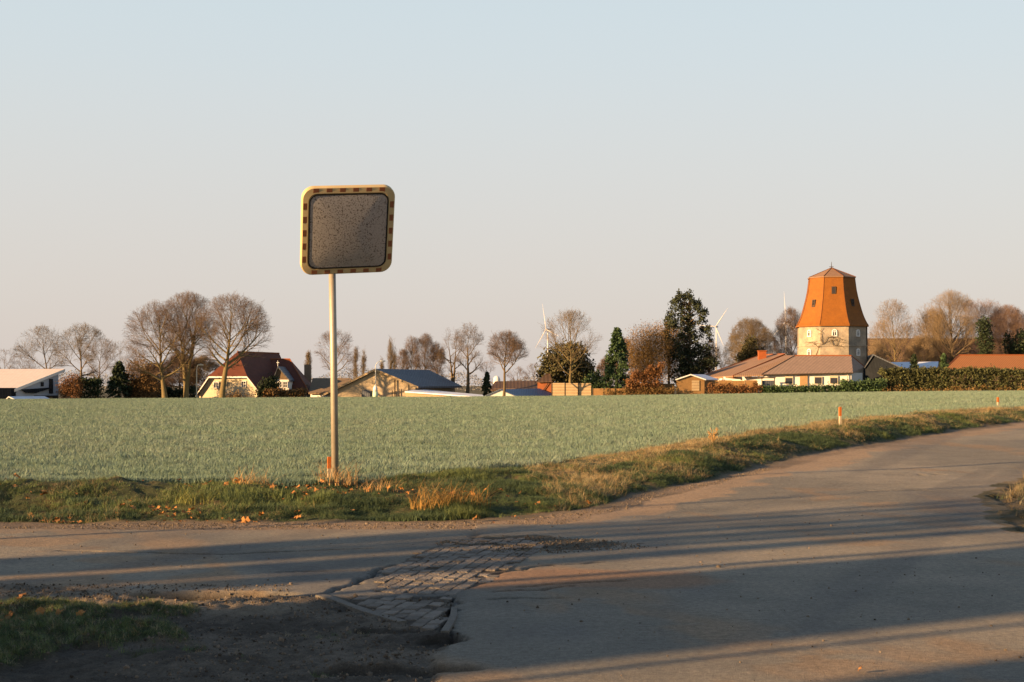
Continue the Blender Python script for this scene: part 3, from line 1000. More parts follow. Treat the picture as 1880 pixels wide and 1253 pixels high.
def bare_tree(base, height, rx, seed, trunk_r=.3, fork=.28, cz=.6, rzf=None, limbs=10, up=.045, lean=(0, 0), stems=1, dens=1.0, tw=.0095, wide=(.35, 1.15), off=0.0):
    """bare winter tree grown into an uneven egg-shaped crown; returns thick limbs and fine twigs"""
    rng = random.Random(seed)
    tb = MB(); sg = Segs()
    base = Vector(base)
    cc = base + Vector((lean[0] + off, lean[1], height * cz))
    rz = height * (1 - cz) if rzf is None else height * rzf
    ph = [rng.uniform(0, 6.28) for _ in range(6)]

    def exit_(p, d):
        q = p - cc
        a = (d.x / rx) ** 2 + (d.y / rx) ** 2 + (d.z / rz) ** 2
        b = 2 * (q.x * d.x / rx ** 2 + q.y * d.y / rx ** 2 + q.z * d.z / rz ** 2)
        c = (q.x / rx) ** 2 + (q.y / rx) ** 2 + (q.z / rz) ** 2 - 1
        D = b * b - 4 * a * c
        if D < 0: return .6
        t = (-b + math.sqrt(D)) / (2 * a)
        az = math.atan2(d.y, d.x)
        t *= 1 + .19 * math.sin(3 * az + ph[0]) * math.cos(2.3 * d.z * 3 + ph[1]) + .1 * math.sin(7 * az + ph[2] + 5 * d.z)
        return max(t * 1.06, .4)

    def grow(p, d, L, r, lev):
        ns = {1: 7, 2: 4, 3: 3, 4: 2}[lev]
        pts = [p]; rad = [r]; dd = d.copy(); dirs = [d]
        for i in range(ns):
            dd = (dd + perp(dd, rng) * rng.uniform(.03, .2) + Vector((0, 0, up * (1.2 if lev == 1 else .6)))).normalized()
            pts.append(pts[-1] + dd * (L / ns)); rad.append(max(r * (1 - .8 * (i + 1) / ns), tw * .7)); dirs.append(dd)
        if lev == 1:
            tb.path(pts, rad, 7, False)
        elif lev == 2 and r > .035:
            tb.path(pts, rad, 5, False)
        else:
            for i in range(ns): sg.add(pts[i], pts[i + 1], rad[i], rad[i + 1])
        if lev == 4: return
        nch = {1: 12, 2: 8.5, 3: 4.6}[lev] * dens * min(1.5, max(.2, L / (height * {1: .42, 2: .2, 3: .1}[lev])))
        nch = int(nch) + (rng.random() < nch % 1)
        for k in range(nch):
            t = {1: .28, 2: .2, 3: .15}[lev] + (1 - {1: .28, 2: .2, 3: .15}[lev]) * (k + rng.random()) / nch
            x = t * ns; i = min(int(x), ns - 1); fr = x - i
            q = pts[i].lerp(pts[i + 1], fr)
            ang = rng.uniform(.45, .95) if lev < 3 else rng.uniform(.4, 1.0)
            nd = rotv(dirs[i + 1], perp(dirs[i + 1], rng), ang)
            if nd.z < -.25: nd.z *= .3; nd.normalize()
            e = exit_(q, nd)
            Lc = min(e * rng.uniform(.8, 1.05), L * rng.uniform(.42, .68) * (1.15 - .55 * t))
            if lev == 3: Lc = min(e * 1.1, rng.uniform(.5, 1.1) * height / 15)
            if Lc < .25: continue
            rc = max((rad[i] * (1 - fr) + rad[i + 1] * fr) * rng.uniform(.45, .65), tw)
            grow(q, nd, Lc, rc, lev + 1)

    for s in range(stems):
        ht = height * fork
        b0 = base + (Vector((rng.uniform(-.5, .5), rng.uniform(-.4, .4), 0)) * (trunk_r * 3) if stems > 1 else Vector())
        tops = cc + Vector(((s - (stems - 1) / 2) * rx * .6 if stems > 1 else 0, 0, rz * .55))
        pts = []; rad = []
        n = 12
        for i in range(n + 1):
            t = i / n
            p = b0.lerp(tops, t)
            sw = math.sin(t * 3.1) * height * .012
            p.x += sw * math.sin(ph[3] + t * 4); p.y += sw * math.cos(ph[4] + t * 3)
            if stems > 1: p.x = b0.x + (tops.x - b0.x) * t ** 1.5
            pts.append(p)
            zz = (p.z - base.z) / max(tops.z - base.z, .1)
            fz = ht / (tops.z - base.z)
            rad.append(trunk_r * (1.25 - .25 * min(1, t * 8)) * (1 - .25 * min(1, zz / fz)) * (1 if zz < fz else max(.09, 1 - .95 * ((zz - fz) / (1 - fz)) ** .7)))
        pts[0].z -= .4
        tb.path(pts, rad, 10, False)
        nl = max(4, int(limbs / stems ** .6))
        for k in range(nl):
            t0 = ht / (tops.z - base.z)
            t = t0 + (1 - t0) * ((k + rng.random() * .7) / nl) ** 1.15
            x = min(t, .999) * n; i = int(x); q = pts[i].lerp(pts[i + 1], x - i)
            az = k * 2.399 + rng.uniform(-.4, .4) + ph[5]
            inc = wide[1] + (wide[0] - wide[1]) * ((t - t0) / (1 - t0)) + rng.uniform(-.12, .12)
            d = Vector((math.cos(az) * math.sin(inc), math.sin(az) * math.sin(inc), math.cos(inc)))
            e = exit_(q, d)
            r = max(.03, min((rad[i] * .62), trunk_r * .5))
            grow(q, d, e * rng.uniform(.86, 1.0), r, 1)
    return tb, sg


def put_bare(name, label, cat, px, pbase, ptop, pxl, pxr, D, seed, tw_px=5, bark='bark', twig='twig', group='bare trees along the edge of the village', fork=.28, cz=.6, **kw):
    k = F / D
    base = P(px, pbase, D)
    base.z = min(base.z, Hs(base.x, D)) - .05
    top = P(px, ptop, D).z
    h = top - base.z
    rx = (pxr - pxl) / 2 / k
    off = ((pxl + pxr) / 2 - px) / k
    t = thing(name, label, cat, base, group)
    tb, sg = bare_tree(base, h, rx, seed, tw_px / 2 / k, fork, cz, off=off, **kw)
    tb.build('trunk', MAT[bark], t, True)
    v, f = sg.mesh()
    link_mesh('crown', v, f, MAT[twig], t)
    return t


def leaf_quads(rng, pts, size, out=None, droop=0, aspect=1.0):
    """one small leaf-clump face per point"""
    n = len(pts)
    d = rng.normal(0, 1, (n, 3))
    if out is not None: d = d * .7 + out * 1.0
    d[:, 2] -= droop
    d /= np.linalg.norm(d, axis=1, keepdims=True) + 1e-9
    r = rng.normal(0, 1, (n, 3))
    p = np.cross(d, r); p /= np.linalg.norm(p, axis=1, keepdims=True) + 1e-9
    s = (size * rng.uniform(.6, 1.3, n))[:, None]
    a = pts - d * s * .5 * aspect; b = pts + d * s * .5 * aspect
    nn = np.cross(d, p) * s * .12
    v = np.stack([a, pts + p * s * .36 + nn, b, pts - p * s * .36 + nn], 1).reshape(-1, 3)
    f = np.arange(n * 4).reshape(n, 4)
    return v, f


def blob_points(rng, ells, n, clump=.0, per=9, shell=.55):
    """points clustered in clumps that fill the outer part of several ellipsoids"""
    vol = np.array([e[3] * e[4] * e[5] for e in ells], float); vol = vol ** .75; vol /= vol.sum()
    nc = max(1, n // per)
    pick = rng.choice(len(ells), nc, p=vol)
    E_ = np.array(ells, float)[pick]
    d = rng.normal(0, 1, (nc, 3)); d /= np.linalg.norm(d, axis=1, keepdims=True)
    rr = (shell + (1 - shell) * rng.random(nc) ** .6)[:, None]
    c = E_[:, :3] + d * rr * E_[:, 3:6]
    q = np.repeat(c, per, 0) + rng.normal(0, 1, (nc * per, 3)) * clump
    return q, np.repeat(d, per, 0)


def put_leafy(name, label, cat, px, pbase, D, ells_px, mat, seed, n=3000, size=.3, clump=.35, group=None, trunk=True, core=None, per=9, droop=0, shell=.5, bark='bark', trunk_top=None, stems=1, depth_scale=1.0, nbr=5, size_trunk=1.0):
    """leafy, evergreen or twiggy bush: ells_px = (centre px, centre py, half width px, half height px) at depth D"""
    rng = np.random.default_rng(seed)
    k = F / D
    base = P(px, pbase, D)
    base.z = min(base.z, Hs(base.x, D)) - .05
    t = thing(name, label, cat, base, group)
    ells = []
    for e in ells_px:
        c = P(e[0], e[1], D + (e[4] if len(e) > 4 else 0))
        ells.append((c.x, c.y, c.z, e[2] / k, e[2] / k * depth_scale, e[3] / k))
    q, d = blob_points(rng, ells, n, clump, per, shell)
    zmin = np.array([base.z] * len(q)) + .05
    q[:, 2] = np.maximum(q[:, 2], zmin + rng.random(len(q)) * .3)
    v, f = leaf_quads(rng, q, size, d, droop)
    link_mesh('foliage', v, f, MAT[mat], t)
    pr = random.Random(seed)
    tb = MB()
    top = max(e[2] + e[5] * .5 for e in ells) if trunk_top is None else P(px, trunk_top, D).z
    h = top - base.z
    tb.path([base - Vector((0, 0, .3)), base + Vector((0, 0, h * .5)), base + Vector((pr.uniform(-.1, .1), 0, h))], [max(.08, h * .022), max(.06, h * .016), .03], 7)
    for e in ells:
        for j in range(nbr):
            c = Vector(e[:3]); z0 = base + Vector((0, 0, min(max(.15, (c.z - base.z) * (.5 if nbr > 1 else .93)), h * .97)))
            dd = Vector((pr.gauss(0, 1) * e[3], pr.gauss(0, 1) * e[4], pr.uniform(0, 1) * e[5])) * .5
            tb.path([z0, z0.lerp(c + dd, .5) + Vector((0, 0, .1)), c + dd], [max(.03, h * .01), .03, .015], 5, False)
    tb.build('trunk' if trunk else 'branches', MAT[bark], t, True)
    return t


def put_conifer(name, label, px, pbase, ptop, half, D, mat, seed, n=4200, size=.32, group=None, pw=.8, rough=.14):
    rng = np.random.default_rng(seed)
    k = F / D
    base = P(px, pbase, D); base.z = min(base.z, Hs(base.x, D)) - .05
    h = P(px, ptop, D).z - base.z; rw = half / k
    t = thing(name, label, 'conifer', base, group)
    nb = n // 14
    tt = rng.random(nb) ** .75 * .97 + .02
    az = rng.uniform(0, 6.283, nb)
    lump = 1 + rough * np.sin(az * 3 + tt * 17 + seed) + rough * np.sin(az * 5 - tt * 29) + rng.normal(0, .07, nb)
    rad = rw * (1 - tt) ** pw * np.where(tt < .12, .75 + 2 * tt, 1) * lump + .04
    pts = []; out = []
    for s in np.linspace(.45, 1.0, 14):
        rr = rad * s
        pts.append(np.stack([base.x + np.cos(az) * rr, base.y + np.sin(az) * rr, base.z + tt * h - rr * .25 + rad * .1], -1) + rng.normal(0, .10, (nb, 3)))
        out.append(np.stack([np.cos(az), np.sin(az), np.full(nb, -.25)], -1))
    q = np.concatenate(pts); d = np.concatenate(out)
    q[:, 2] = np.maximum(q[:, 2], base.z + .1)
    v, f = leaf_quads(rng, q, size, d, .15)
    link_mesh('foliage', v, f, MAT[mat], t)
    tb = MB(); tb.path([base - Vector((0, 0, .3)), base + Vector((0, 0, h * .5)), base + Vector((0, 0, h * .99))], [h * .022, h * .014, .02], 8)
    tb.build('trunk', MAT['bark'], t, True)
    return t


def put_hedge(name, label, px0, px1, ptop, pbot, D, depth, mat, seed, n, size, waver=.25, cat='hedge', D1=None, clump=.22):
    """long hedge: leaf clumps filling an uneven block, with a core of bare branches"""
    rng = np.random.default_rng(seed)
    D1 = D1 or D
    a = P(px0, pbot, D); b = P(px1, pbot, D1)
    a.z = min(a.z, Hs(a.x, a.y)); b.z = min(b.z, Hs(b.x, b.y))
    h = P((px0 + px1) / 2, ptop, (D + D1) / 2).z - (a.z + b.z) / 2
    L_ = (b - a).length
    t = thing(name, label, cat, (a + b) / 2)
    per = 8; nc = n // per
    u = rng.random(nc); side = rng.random(nc)
    loc = fbm(u * L_ * .6, np.full(nc, seed * 3.1), seed, 3); loc2 = fbm(u * L_ * 1.9, np.full(nc, seed * 1.7), seed + 1, 2)
    hh = h * (1 + waver * loc + waver * .5 * loc2)
    on_top = side < .35
    z = np.where(on_top, hh * rng.uniform(.9, 1.02, nc), hh * rng.random(nc) ** .9)
    bul = depth * .5 * (1 + .35 * fbm(u * L_ * 1.1, z * 1.1, seed + 5, 3)) * (1 - .25 * (z / h) ** 3)
    y = np.where(on_top, rng.uniform(-1, 1, nc) * bul * .8, np.where(rng.random(nc) < .72, -1, 1) * bul)
    ax = np.array(a); bx = np.array(b)
    q = ax[None] * (1 - u[:, None]) + bx[None] * u[:, None]
    q[:, 1] += y; q[:, 2] += z
    out = np.stack([np.zeros(nc), np.where(on_top, 0, np.sign(y)), np.where(on_top, 1., .2)], -1)
    q = np.repeat(q, per, 0) + rng.normal(0, 1, (nc * per, 3)) * clump; out = np.repeat(out, per, 0)
    zb = (ax[2] + bx[2]) / 2
    q[:, 2] = np.maximum(q[:, 2], zb)
    v, f = leaf_quads(rng, q, size, out)
    link_mesh('foliage', v, f, MAT[mat], t)
    pr = random.Random(seed); tb = MB()
    m = max(3, int(L_ / .55))
    for i in range(m):
        p = a.lerp(b, (i + .5) / m) + Vector((0, pr.uniform(-.1, .1), -.15))
        for j in range(4):
            e = p + Vector((pr.gauss(0, .4), pr.gauss(0, .25 * depth), h * pr.uniform(.6, .92)))
            tb.path([p, p.lerp(e, .5) + Vector((pr.gauss(0, .1), 0, .1)), e], [.05, .03, .012], 4, False)
    tb.build('branches', MAT['bark'], t)
    return t


# ------------------------------------------------------------------ buildings
def quadwin(parent, px0, py0, px1, py1, D0, D1=None, name='window', fm='whitepaint', pane='glass', bars=1, rows=0, m=None, lift=.06, top_blind=0, label=None):
    """window in a wall running from depth D0 at px0 to D1 at px1: raised frame with glazing bars and a pane of its own"""
    D1 = D1 or D0
    A = P(px0, py1, D0); B = P(px1, py1, D1); Cc = P(px1, py0, D1); Dd = P(px0, py0, D0)
    B.z = A.z; Cc.z = Dd.z
    e = (B - A); w = e.length; e.normalize(); hgt = Dd.z - A.z
    n = Vector((e.y, -e.x, 0)).normalized()
    if n.y > 0: n = -n
    z = Vector((0, 0, 1)); m = m or min(w, hgt) * .13
    fr = MB()

    def bar(x0, x1, z0, z1, l0=-.02, l1=lift):
        fr.prism([A + e * x0 + z * z0 + n * l0, A + e * x1 + z * z0 + n * l0, A + e * x1 + z * z1 + n * l0, A + e * x0 + z * z1 + n * l0], n * (l1 - l0))
    bar(0, w, 0, m); bar(0, w, hgt - m, hgt); bar(0, m, m, hgt - m); bar(w - m, w, m, hgt - m)
    for i in range(bars):
        x = w * (i + 1) / (bars + 1); bar(x - m * .3, x + m * .3, m, hgt - m, -.02, lift * .85)
    for i in range(rows):
        y = hgt * (i + 1) / (rows + 1); bar(m, w - m, y - m * .25, y + m * .25, -.02, lift * .7)
    if top_blind: bar(m, w - m, hgt * (1 - top_blind), hgt - m, -.02, lift * .8)
    o = fr.build(name, MAT[fm], parent)
    if label: o['label'] = label
    g = MB()
    g.prism([A + e * m * .9 + z * m * .9 + n * -.02, A + e * (w - m * .9) + z * m * .9 + n * -.02, A + e * (w - m * .9) + z * (hgt - m * .9) + n * -.02, A + e * m * .9 + z * (hgt - m * .9) + n * -.02], n * (.02 + lift * .4))
    g.build('pane', MAT[pane], o)
    return o


def ridge_cap(parent, pts, r, mat, name='ridge_tiles'):
    b = MB(); b.path(pts, [r] * len(pts), 6); return b.build(name, MAT[mat], parent)


def down(p, z): return Vector((p.x, p.y, z))


def fence(name, label, px0, px1, ptop, pbot, D, D1, n, mat, post='darkwood', cat='fence', depth=.05, sag=0):
    a = P(px0, pbot, D); b = P(px1, pbot, D1)
    za = min(a.z, Hs(a.x, a.y)); zb = min(b.z, Hs(b.x, b.y))
    ta = P(px0, ptop, D).z; tb = P(px1, ptop, D1).z
    t = thing(name, label, cat, Vector((a.x, a.y, za)))
    pr = random.Random(px0)
    for i in range(n):
        u0, u1 = i / n, (i + 1) / n
        p, q = a.lerp(b, u0), a.lerp(b, u1)
        e = (q - p).normalized(); nn = Vector((e.y, -e.x, 0)).normalized()
        z0 = za + (zb - za) * u0; z1 = ta + (tb - ta) * u0 + pr.uniform(-.08, .05)
        m = MB(); m.prism([down(p, z0 + .05) + e * .07, down(q, z0 + .05) - e * .07, down(q, z1) - e * .07, down(p, z1) + e * .07], nn * depth)
        m.build('panel', MAT[mat], t)
        m = MB(); m.prism([down(p, z0 - .3) - e * .06, down(p, z0 - .3) + e * .06, down(p, z1 + .06) + e * .06, down(p, z1 + .06) - e * .06], nn * (depth + .06))
        m.build('post', MAT[post], t)
    return t


def farmhouse():
    D = 231.0
    t = thing('farmhouse', 'cream gabled farmhouse with red tiled half-hipped roofs behind the big bare tree', 'house', P(420, 734, D))
    gz = P(420, 736, D).z
    # gable wing
    a = P(366, 722, 233); b = P(388, 691, 232.3); c = P(453.5, 691, 230.7); d = P(472, 713.5, 230.2)
    bl, br = down(P(366, 734, 233), gz), down(P(472, 734, 230.2), gz)
    back = Vector((4.2, 11.5, 0))
    w = MB(); w.prism([bl, br, d, c, b, a], back); w.build('wall', MAT['cream'], t)
    r0 = P(436, 646, 234.4); r1 = r0 + Vector((2.75, 7.5, -.05)); rb = r0 + back * 1.03 + Vector((.6, 0, 0))
    o = Vector((-.1, -.55, 0))
    A_, B_, C_, D_ = P(361.5, 724.5, 233) + o, P(385.5, 690, 232.3) + o, P(455.5, 690, 230.7) + o, P(476, 715.5, 230.2) + o
    rf = MB()
    for pl in ([A_, B_, r0, A_ + back], [r0, rb, A_ + back], [B_, C_, r0], [C_, D_, r0], [D_, D_ + back, rb], [D_, rb, r0]):
        rf.slab(pl, .14)
    rr = rf.build('roof', MAT['redtile'], t)
    m = MB()
    for p, q in ((A_, B_), (B_, C_), (C_, D_)):
        e = Vector((0, -.04, -.14)); m.prism([p + e, q + e, q + e + Vector((0, 0, -.24)), p + e + Vector((0, 0, -.24))], (0, .12, 0))
    m.build('barge_board', MAT['whitepaint'], t)
    ridge_cap(rr, [r0, rb], .12, 'ridgetile')
    quadwin(t, 392, 701, 401.5, 713, 232.0 - .1, 231.8 - .1, bars=1, rows=0)
    for x in (411, 419.5, 427.5):
        quadwin(t, x, 700.5, x + 5.5, 711.5, 231.6, 231.5, bars=0, fm='cream')
    quadwin(t, 443, 699.5, 452, 711.5, 230.85, 230.65, bars=1, rows=1)
    # second wing
    e0 = P(452, 719.5, 236); e1 = P(567.5, 720.5, 234)
    k0 = P(470, 660, 242.5); k1 = P(532, 659.5, 241)
    h2 = down(P(585, 720, 247), e1.z); g2 = down(P(470, 720, 250), e0.z)
    wl = MB(); q0, q1, q2, q3 = (down(p, gz) for p in (e0 + Vector((0, .5, 0)), e1 + Vector((-.4, .5, 0)), h2 + Vector((-.8, -.5, 0)), g2))
    wl.prism([q0, q1, q2, q3], (0, 0, e1.z - gz + .05)); wl.build('wall', MAT['white'], t)
    r2 = MB()
    for pl in ([e0, e1, k1, k0], [e1, h2, k1], [h2, g2, k0, k1]):
        r2.slab(pl, .15)
    rf2 = r2.build('roof', MAT['redtile'], t)
    ridge_cap(rf2, [k0, k1], .11, 'ridgetile'); ridge_cap(rf2, [k1, e1], .09, 'ridgetile')
    # dormer gable with a grey boarded tip, white window below
    dp = P(511, 673, 232.3); dl = P(501, 699, 232.3); drr = P(533, 698, 232.3)
    fz = P(516, 722, 232).z
    dm = MB(); dm.prism([down(dl + Vector((.25, 0, 0)), fz), down(drr + Vector((-.25, 0, 0)), fz), drr + Vector((-.25, 0, .1)), dp + Vector((0, 0, -.15)), dl + Vector((.25, 0, .1))], (0, 6, 0))
    dmo = dm.build('dormer', MAT['white'], t)
    tip = MB(); tip.prism([P(504, 697, 232.3), P(531, 697, 232.3), dp + Vector((0, -.1, -.2))], (0, -.06, 0)); tip.build('boarding', MAT['thatch'], dmo)
    dr = MB()
    o = Vector((0, -.5, 0))
    for pl in ([dl + o, dp + o, dp + Vector((0, 7, 0)), dl + Vector((0, 5, 0))], [dp + o, drr + o, drr + Vector((0, 5, 0)), dp + Vector((0, 7, 0))]):
        dr.slab(pl, .22)
    dr.build('roof', MAT['darkroof'], dmo)
    f = MB(); f.path([dp + o, dp + o + Vector((0, 0, .95))], [.05, .04], 6); f.prism([dp + o + Vector((-.22, -.04, .55)), dp + o + Vector((.22, -.04, .55)), dp + o + Vector((.22, -.04, .65)), dp + o + Vector((-.22, -.04, .65))], (0, .08, 0)); f.build('finial', MAT['whitepaint'], dmo)
    quadwin(t, 509.5, 700.5, 518, 712.5, 232.25, 232.25, bars=1, rows=1); quadwin(t, 519, 700.5, 528, 712.5, 232.25, 232.25, bars=1, rows=1)
    # skylight lying in the roof
    s = [P(537, 698, 238.0), P(543, 698, 238.0), P(545, 708, 236.3), P(538, 708, 236.3)]
    sk = MB(); sk.prism([p + Vector((0, -.25, .12)) for p in s], (0, -.1, .08)); sk.build('skylight', MAT['blue'], t)
    ch = MB(); p = P(565, 690, 246); ch.prism([down(p + Vector((dx, dy, 0)), p.z - 3) for dx, dy in ((-.55, -.5), (.55, -.5), (.55, .5), (-.55, .5))], (0, 0, 4.9))
    ch.build('chimney', MAT['brownbrick'], t)


def hall():
    D = 212.0
    t = thing('hall', 'blue-grey clad hall with pale pink sloping roof at the edge of the field', 'hall', P(60, 736, D))
    gz = P(60, 738, D).z
    lo = P(22, 716, D - 3); hi = P(119, 677.5, D + 5.5); ridge = Vector((-17, 5.5, 0))
    # gable wall under the slope
    b0, b1 = down(P(30, 736, D - 2.2), gz), down(P(107.5, 736, D + 4.6), gz)
    w0, w1 = P(30, 714.5, D - 2.2), P(107.5, 684, D + 4.6)
    w = MB(); w.prism([b0, b1, w1, w0], ridge * 1.0); w.build('wall', MAT['greywall'], t)
    r = MB(); r.slab([lo, hi, hi + ridge, lo + ridge], .3); rf = r.build('roof', MAT['metalroof'], t)
    bb = MB(); n = Vector((.62, -.78, 0))
    bb.prism([lo + n * .02, hi + n * .02, hi + n * .02 + Vector((0, 0, -.45)), lo + n * .02 + Vector((0, 0, -.45))], n * .12); bb.build('barge_board', MAT['whitepaint'], t)
    # dark sloping canopy across the gable, tall stair window, plinth
    def G(px, py):
        u = (px - 30) / 77.5
        return P(px, py, D - 2.2 + 6.8 * u)
    c = MB(); c.prism([G(38, 715.5), G(90, 712), G(90, 713.5), G(64, 722), G(46, 721.5)], n * .5); c.build('canopy', MAT['darkwall'], t)
    pl = MB(); pl.prism([G(62, 736.5), G(107, 736.5), G(107, 726.5), G(62, 726.5)], n * .06); pl.build('plinth', MAT['darkwood'], t)
    quadwin(t, 90, 696, 97, 723, D + 3.0, D + 3.6, bars=1, rows=3, fm='darkwall', m=.12)
    quadwin(t, 75, 702, 80, 709.5, D + 1.6, D + 2.1, bars=0, fm='darkwall', m=.1)
    quadwin(t, 89, 727.5, 97, 735, D + 2.9, D + 3.5, bars=1, fm='darkwood', pane='doorwood', m=.1, name='door', lift=.12)
    # low front wing with a dark band of windows
    f0, f1 = P(-40, 736, D - 6), P(21, 736, D - 4)
    f = MB(); f.prism([down(f0, gz), down(f1, gz), down(P(21, 712, D - 4), P(21, 712.5, D - 4).z), down(P(-40, 712, D - 6), P(-40, 712.5, D - 6).z)], (0, 5, 0)); f.build('front_wing', MAT['darkwall'], t)


def small_gable(name, label, cat, pxl, pxa, pxr, pya, pye, pbot, D, ridge, wallm, roofm, group=None, over=.18, wtrim=True):
    t = thing(name, label, cat, P(pxa, pbot, D), group)
    gz = min(P(pxa, pbot, D).z, Hs(P(pxa, pbot, D).x, D)) - .1
    l, a, r = P(pxl, pye, D), P(pxa, pya, D), P(pxr, pye, D)
    i = (r.x - l.x) * .04
    ridge = Vector(ridge)
    w = MB(); w.prism([down(l + Vector((i, .25, 0)), gz), down(r + Vector((-i, .25, 0)), gz), r + Vector((-i, .25, -.02)), a + Vector((0, .25, -.12)), l + Vector((i, .25, -.02))], ridge)
    w.build('wall', MAT[wallm], t)
    rf = MB()
    rf.slab([l, a, a + ridge * 1.03, l + ridge * 1.03], .1); rf.slab([a, r, r + ridge * 1.03, a + ridge * 1.03], .1)
    rf.build('roof', MAT[roofm], t)
    if wtrim:
        m = MB()
        for p, q in ((l, a), (a, r)):
            e = Vector((0, -.02, .03)); m.prism([p + e, q + e, q + e + Vector((0, 0, -over)), p + e + Vector((0, 0, -over))], (0, -.06, 0))
        m.build('barge_board', MAT['whitepaint'], t)
    return t


def barn():
    D = 226.0
    t = thing('barn', 'wide tan gabled barn with dark blue-grey roof behind the mirror pole', 'barn', P(690, 732, D))
    gz = P(690, 734, D).z
    l, a, r = P(601, 723, D + 1.5), P(690, 679.5, D), P(766, 711, D - 1)
    w = MB(); w.prism([down(l, gz), down(r + Vector((-.3, 0, 0)), gz), r + Vector((-.3, 0, 0)), a, l], (5.5, 16, 0)); w.build('wall', MAT['tanwall'], t)
    o = Vector((-.1, -.6, .18)); ra = Vector((7.6, 17, 0))
    rf = MB(); rf.slab([l + o + Vector((-.5, 0, -.25)), a + o, a + o + ra, l + o + ra], .3)
    rf.slab([a + o, r + o + Vector((.3, 0, -.1)), r + o + Vector((6.6, 16.5, 0)), a + o + ra], .3)
    rf.build('roof', MAT['darkroof'], t)
    m = MB()
    for p, q in ((l + o + Vector((-.5, 0, -.25)), a + o), (a + o, r + o + Vector((.3, 0, -.1)))):
        e = Vector((0, -.03, .02)); m.prism([p + e, q + e, q + e + Vector((0, 0, -.34)), p + e + Vector((0, 0, -.34))], (0, -.09, 0))
    m.build('barge_board', MAT['palewood'], t)
    for x0, x1, y0, nm, mt in ((724, 726, 697, 'downpipe', 'darkwood'), (720, 721.2, 717, 'post', 'darkwood'), (733, 734, 714, 'post', 'darkwood')):  # tall dark strip put in for the black gap of a door
        d = MB(); q = [P(x0, 734, D - .75), P(x1, 734, D - .75), P(x1, y0, D - .75), P(x0, y0, D - .75)]
        d.prism(q, (0, -.1, 0)); d.build(nm, MAT[mt], t)
    dd = MB(); dd.prism([P(664, 733.5, D - .1), P(679, 733.5, D - .35), P(679, 716, D - .35), P(664, 716, D - .1)], (0, -.08, 0)); dd.build('door', MAT['darkroof'], t)
    # lower shed along the right side with a pale roof
    s = thing('lean_to_shed', 'low shed with pale flat roof and lit orange wall at right of the tan barn', 'shed', P(800, 731, D - 5))
    l0, l1 = P(745, 718, D - 6), P(888, 728.5, D - 12)
    w = MB(); w.prism([down(l0, gz), down(P(832, 732, D - 9.5), gz), P(832, 726, D - 9.5), P(745, 720, D - 6)], (1.5, 5, 0)); w.build('wall', MAT['palewood'], s)
    rf = MB(); rf.slab([P(743, 719, D - 6.3), P(889, 729.5, D - 12.5), P(886, 725, D - 2), P(765, 714.5, D + 1)], .16); rf.build('roof', MAT['frostroof'], s)


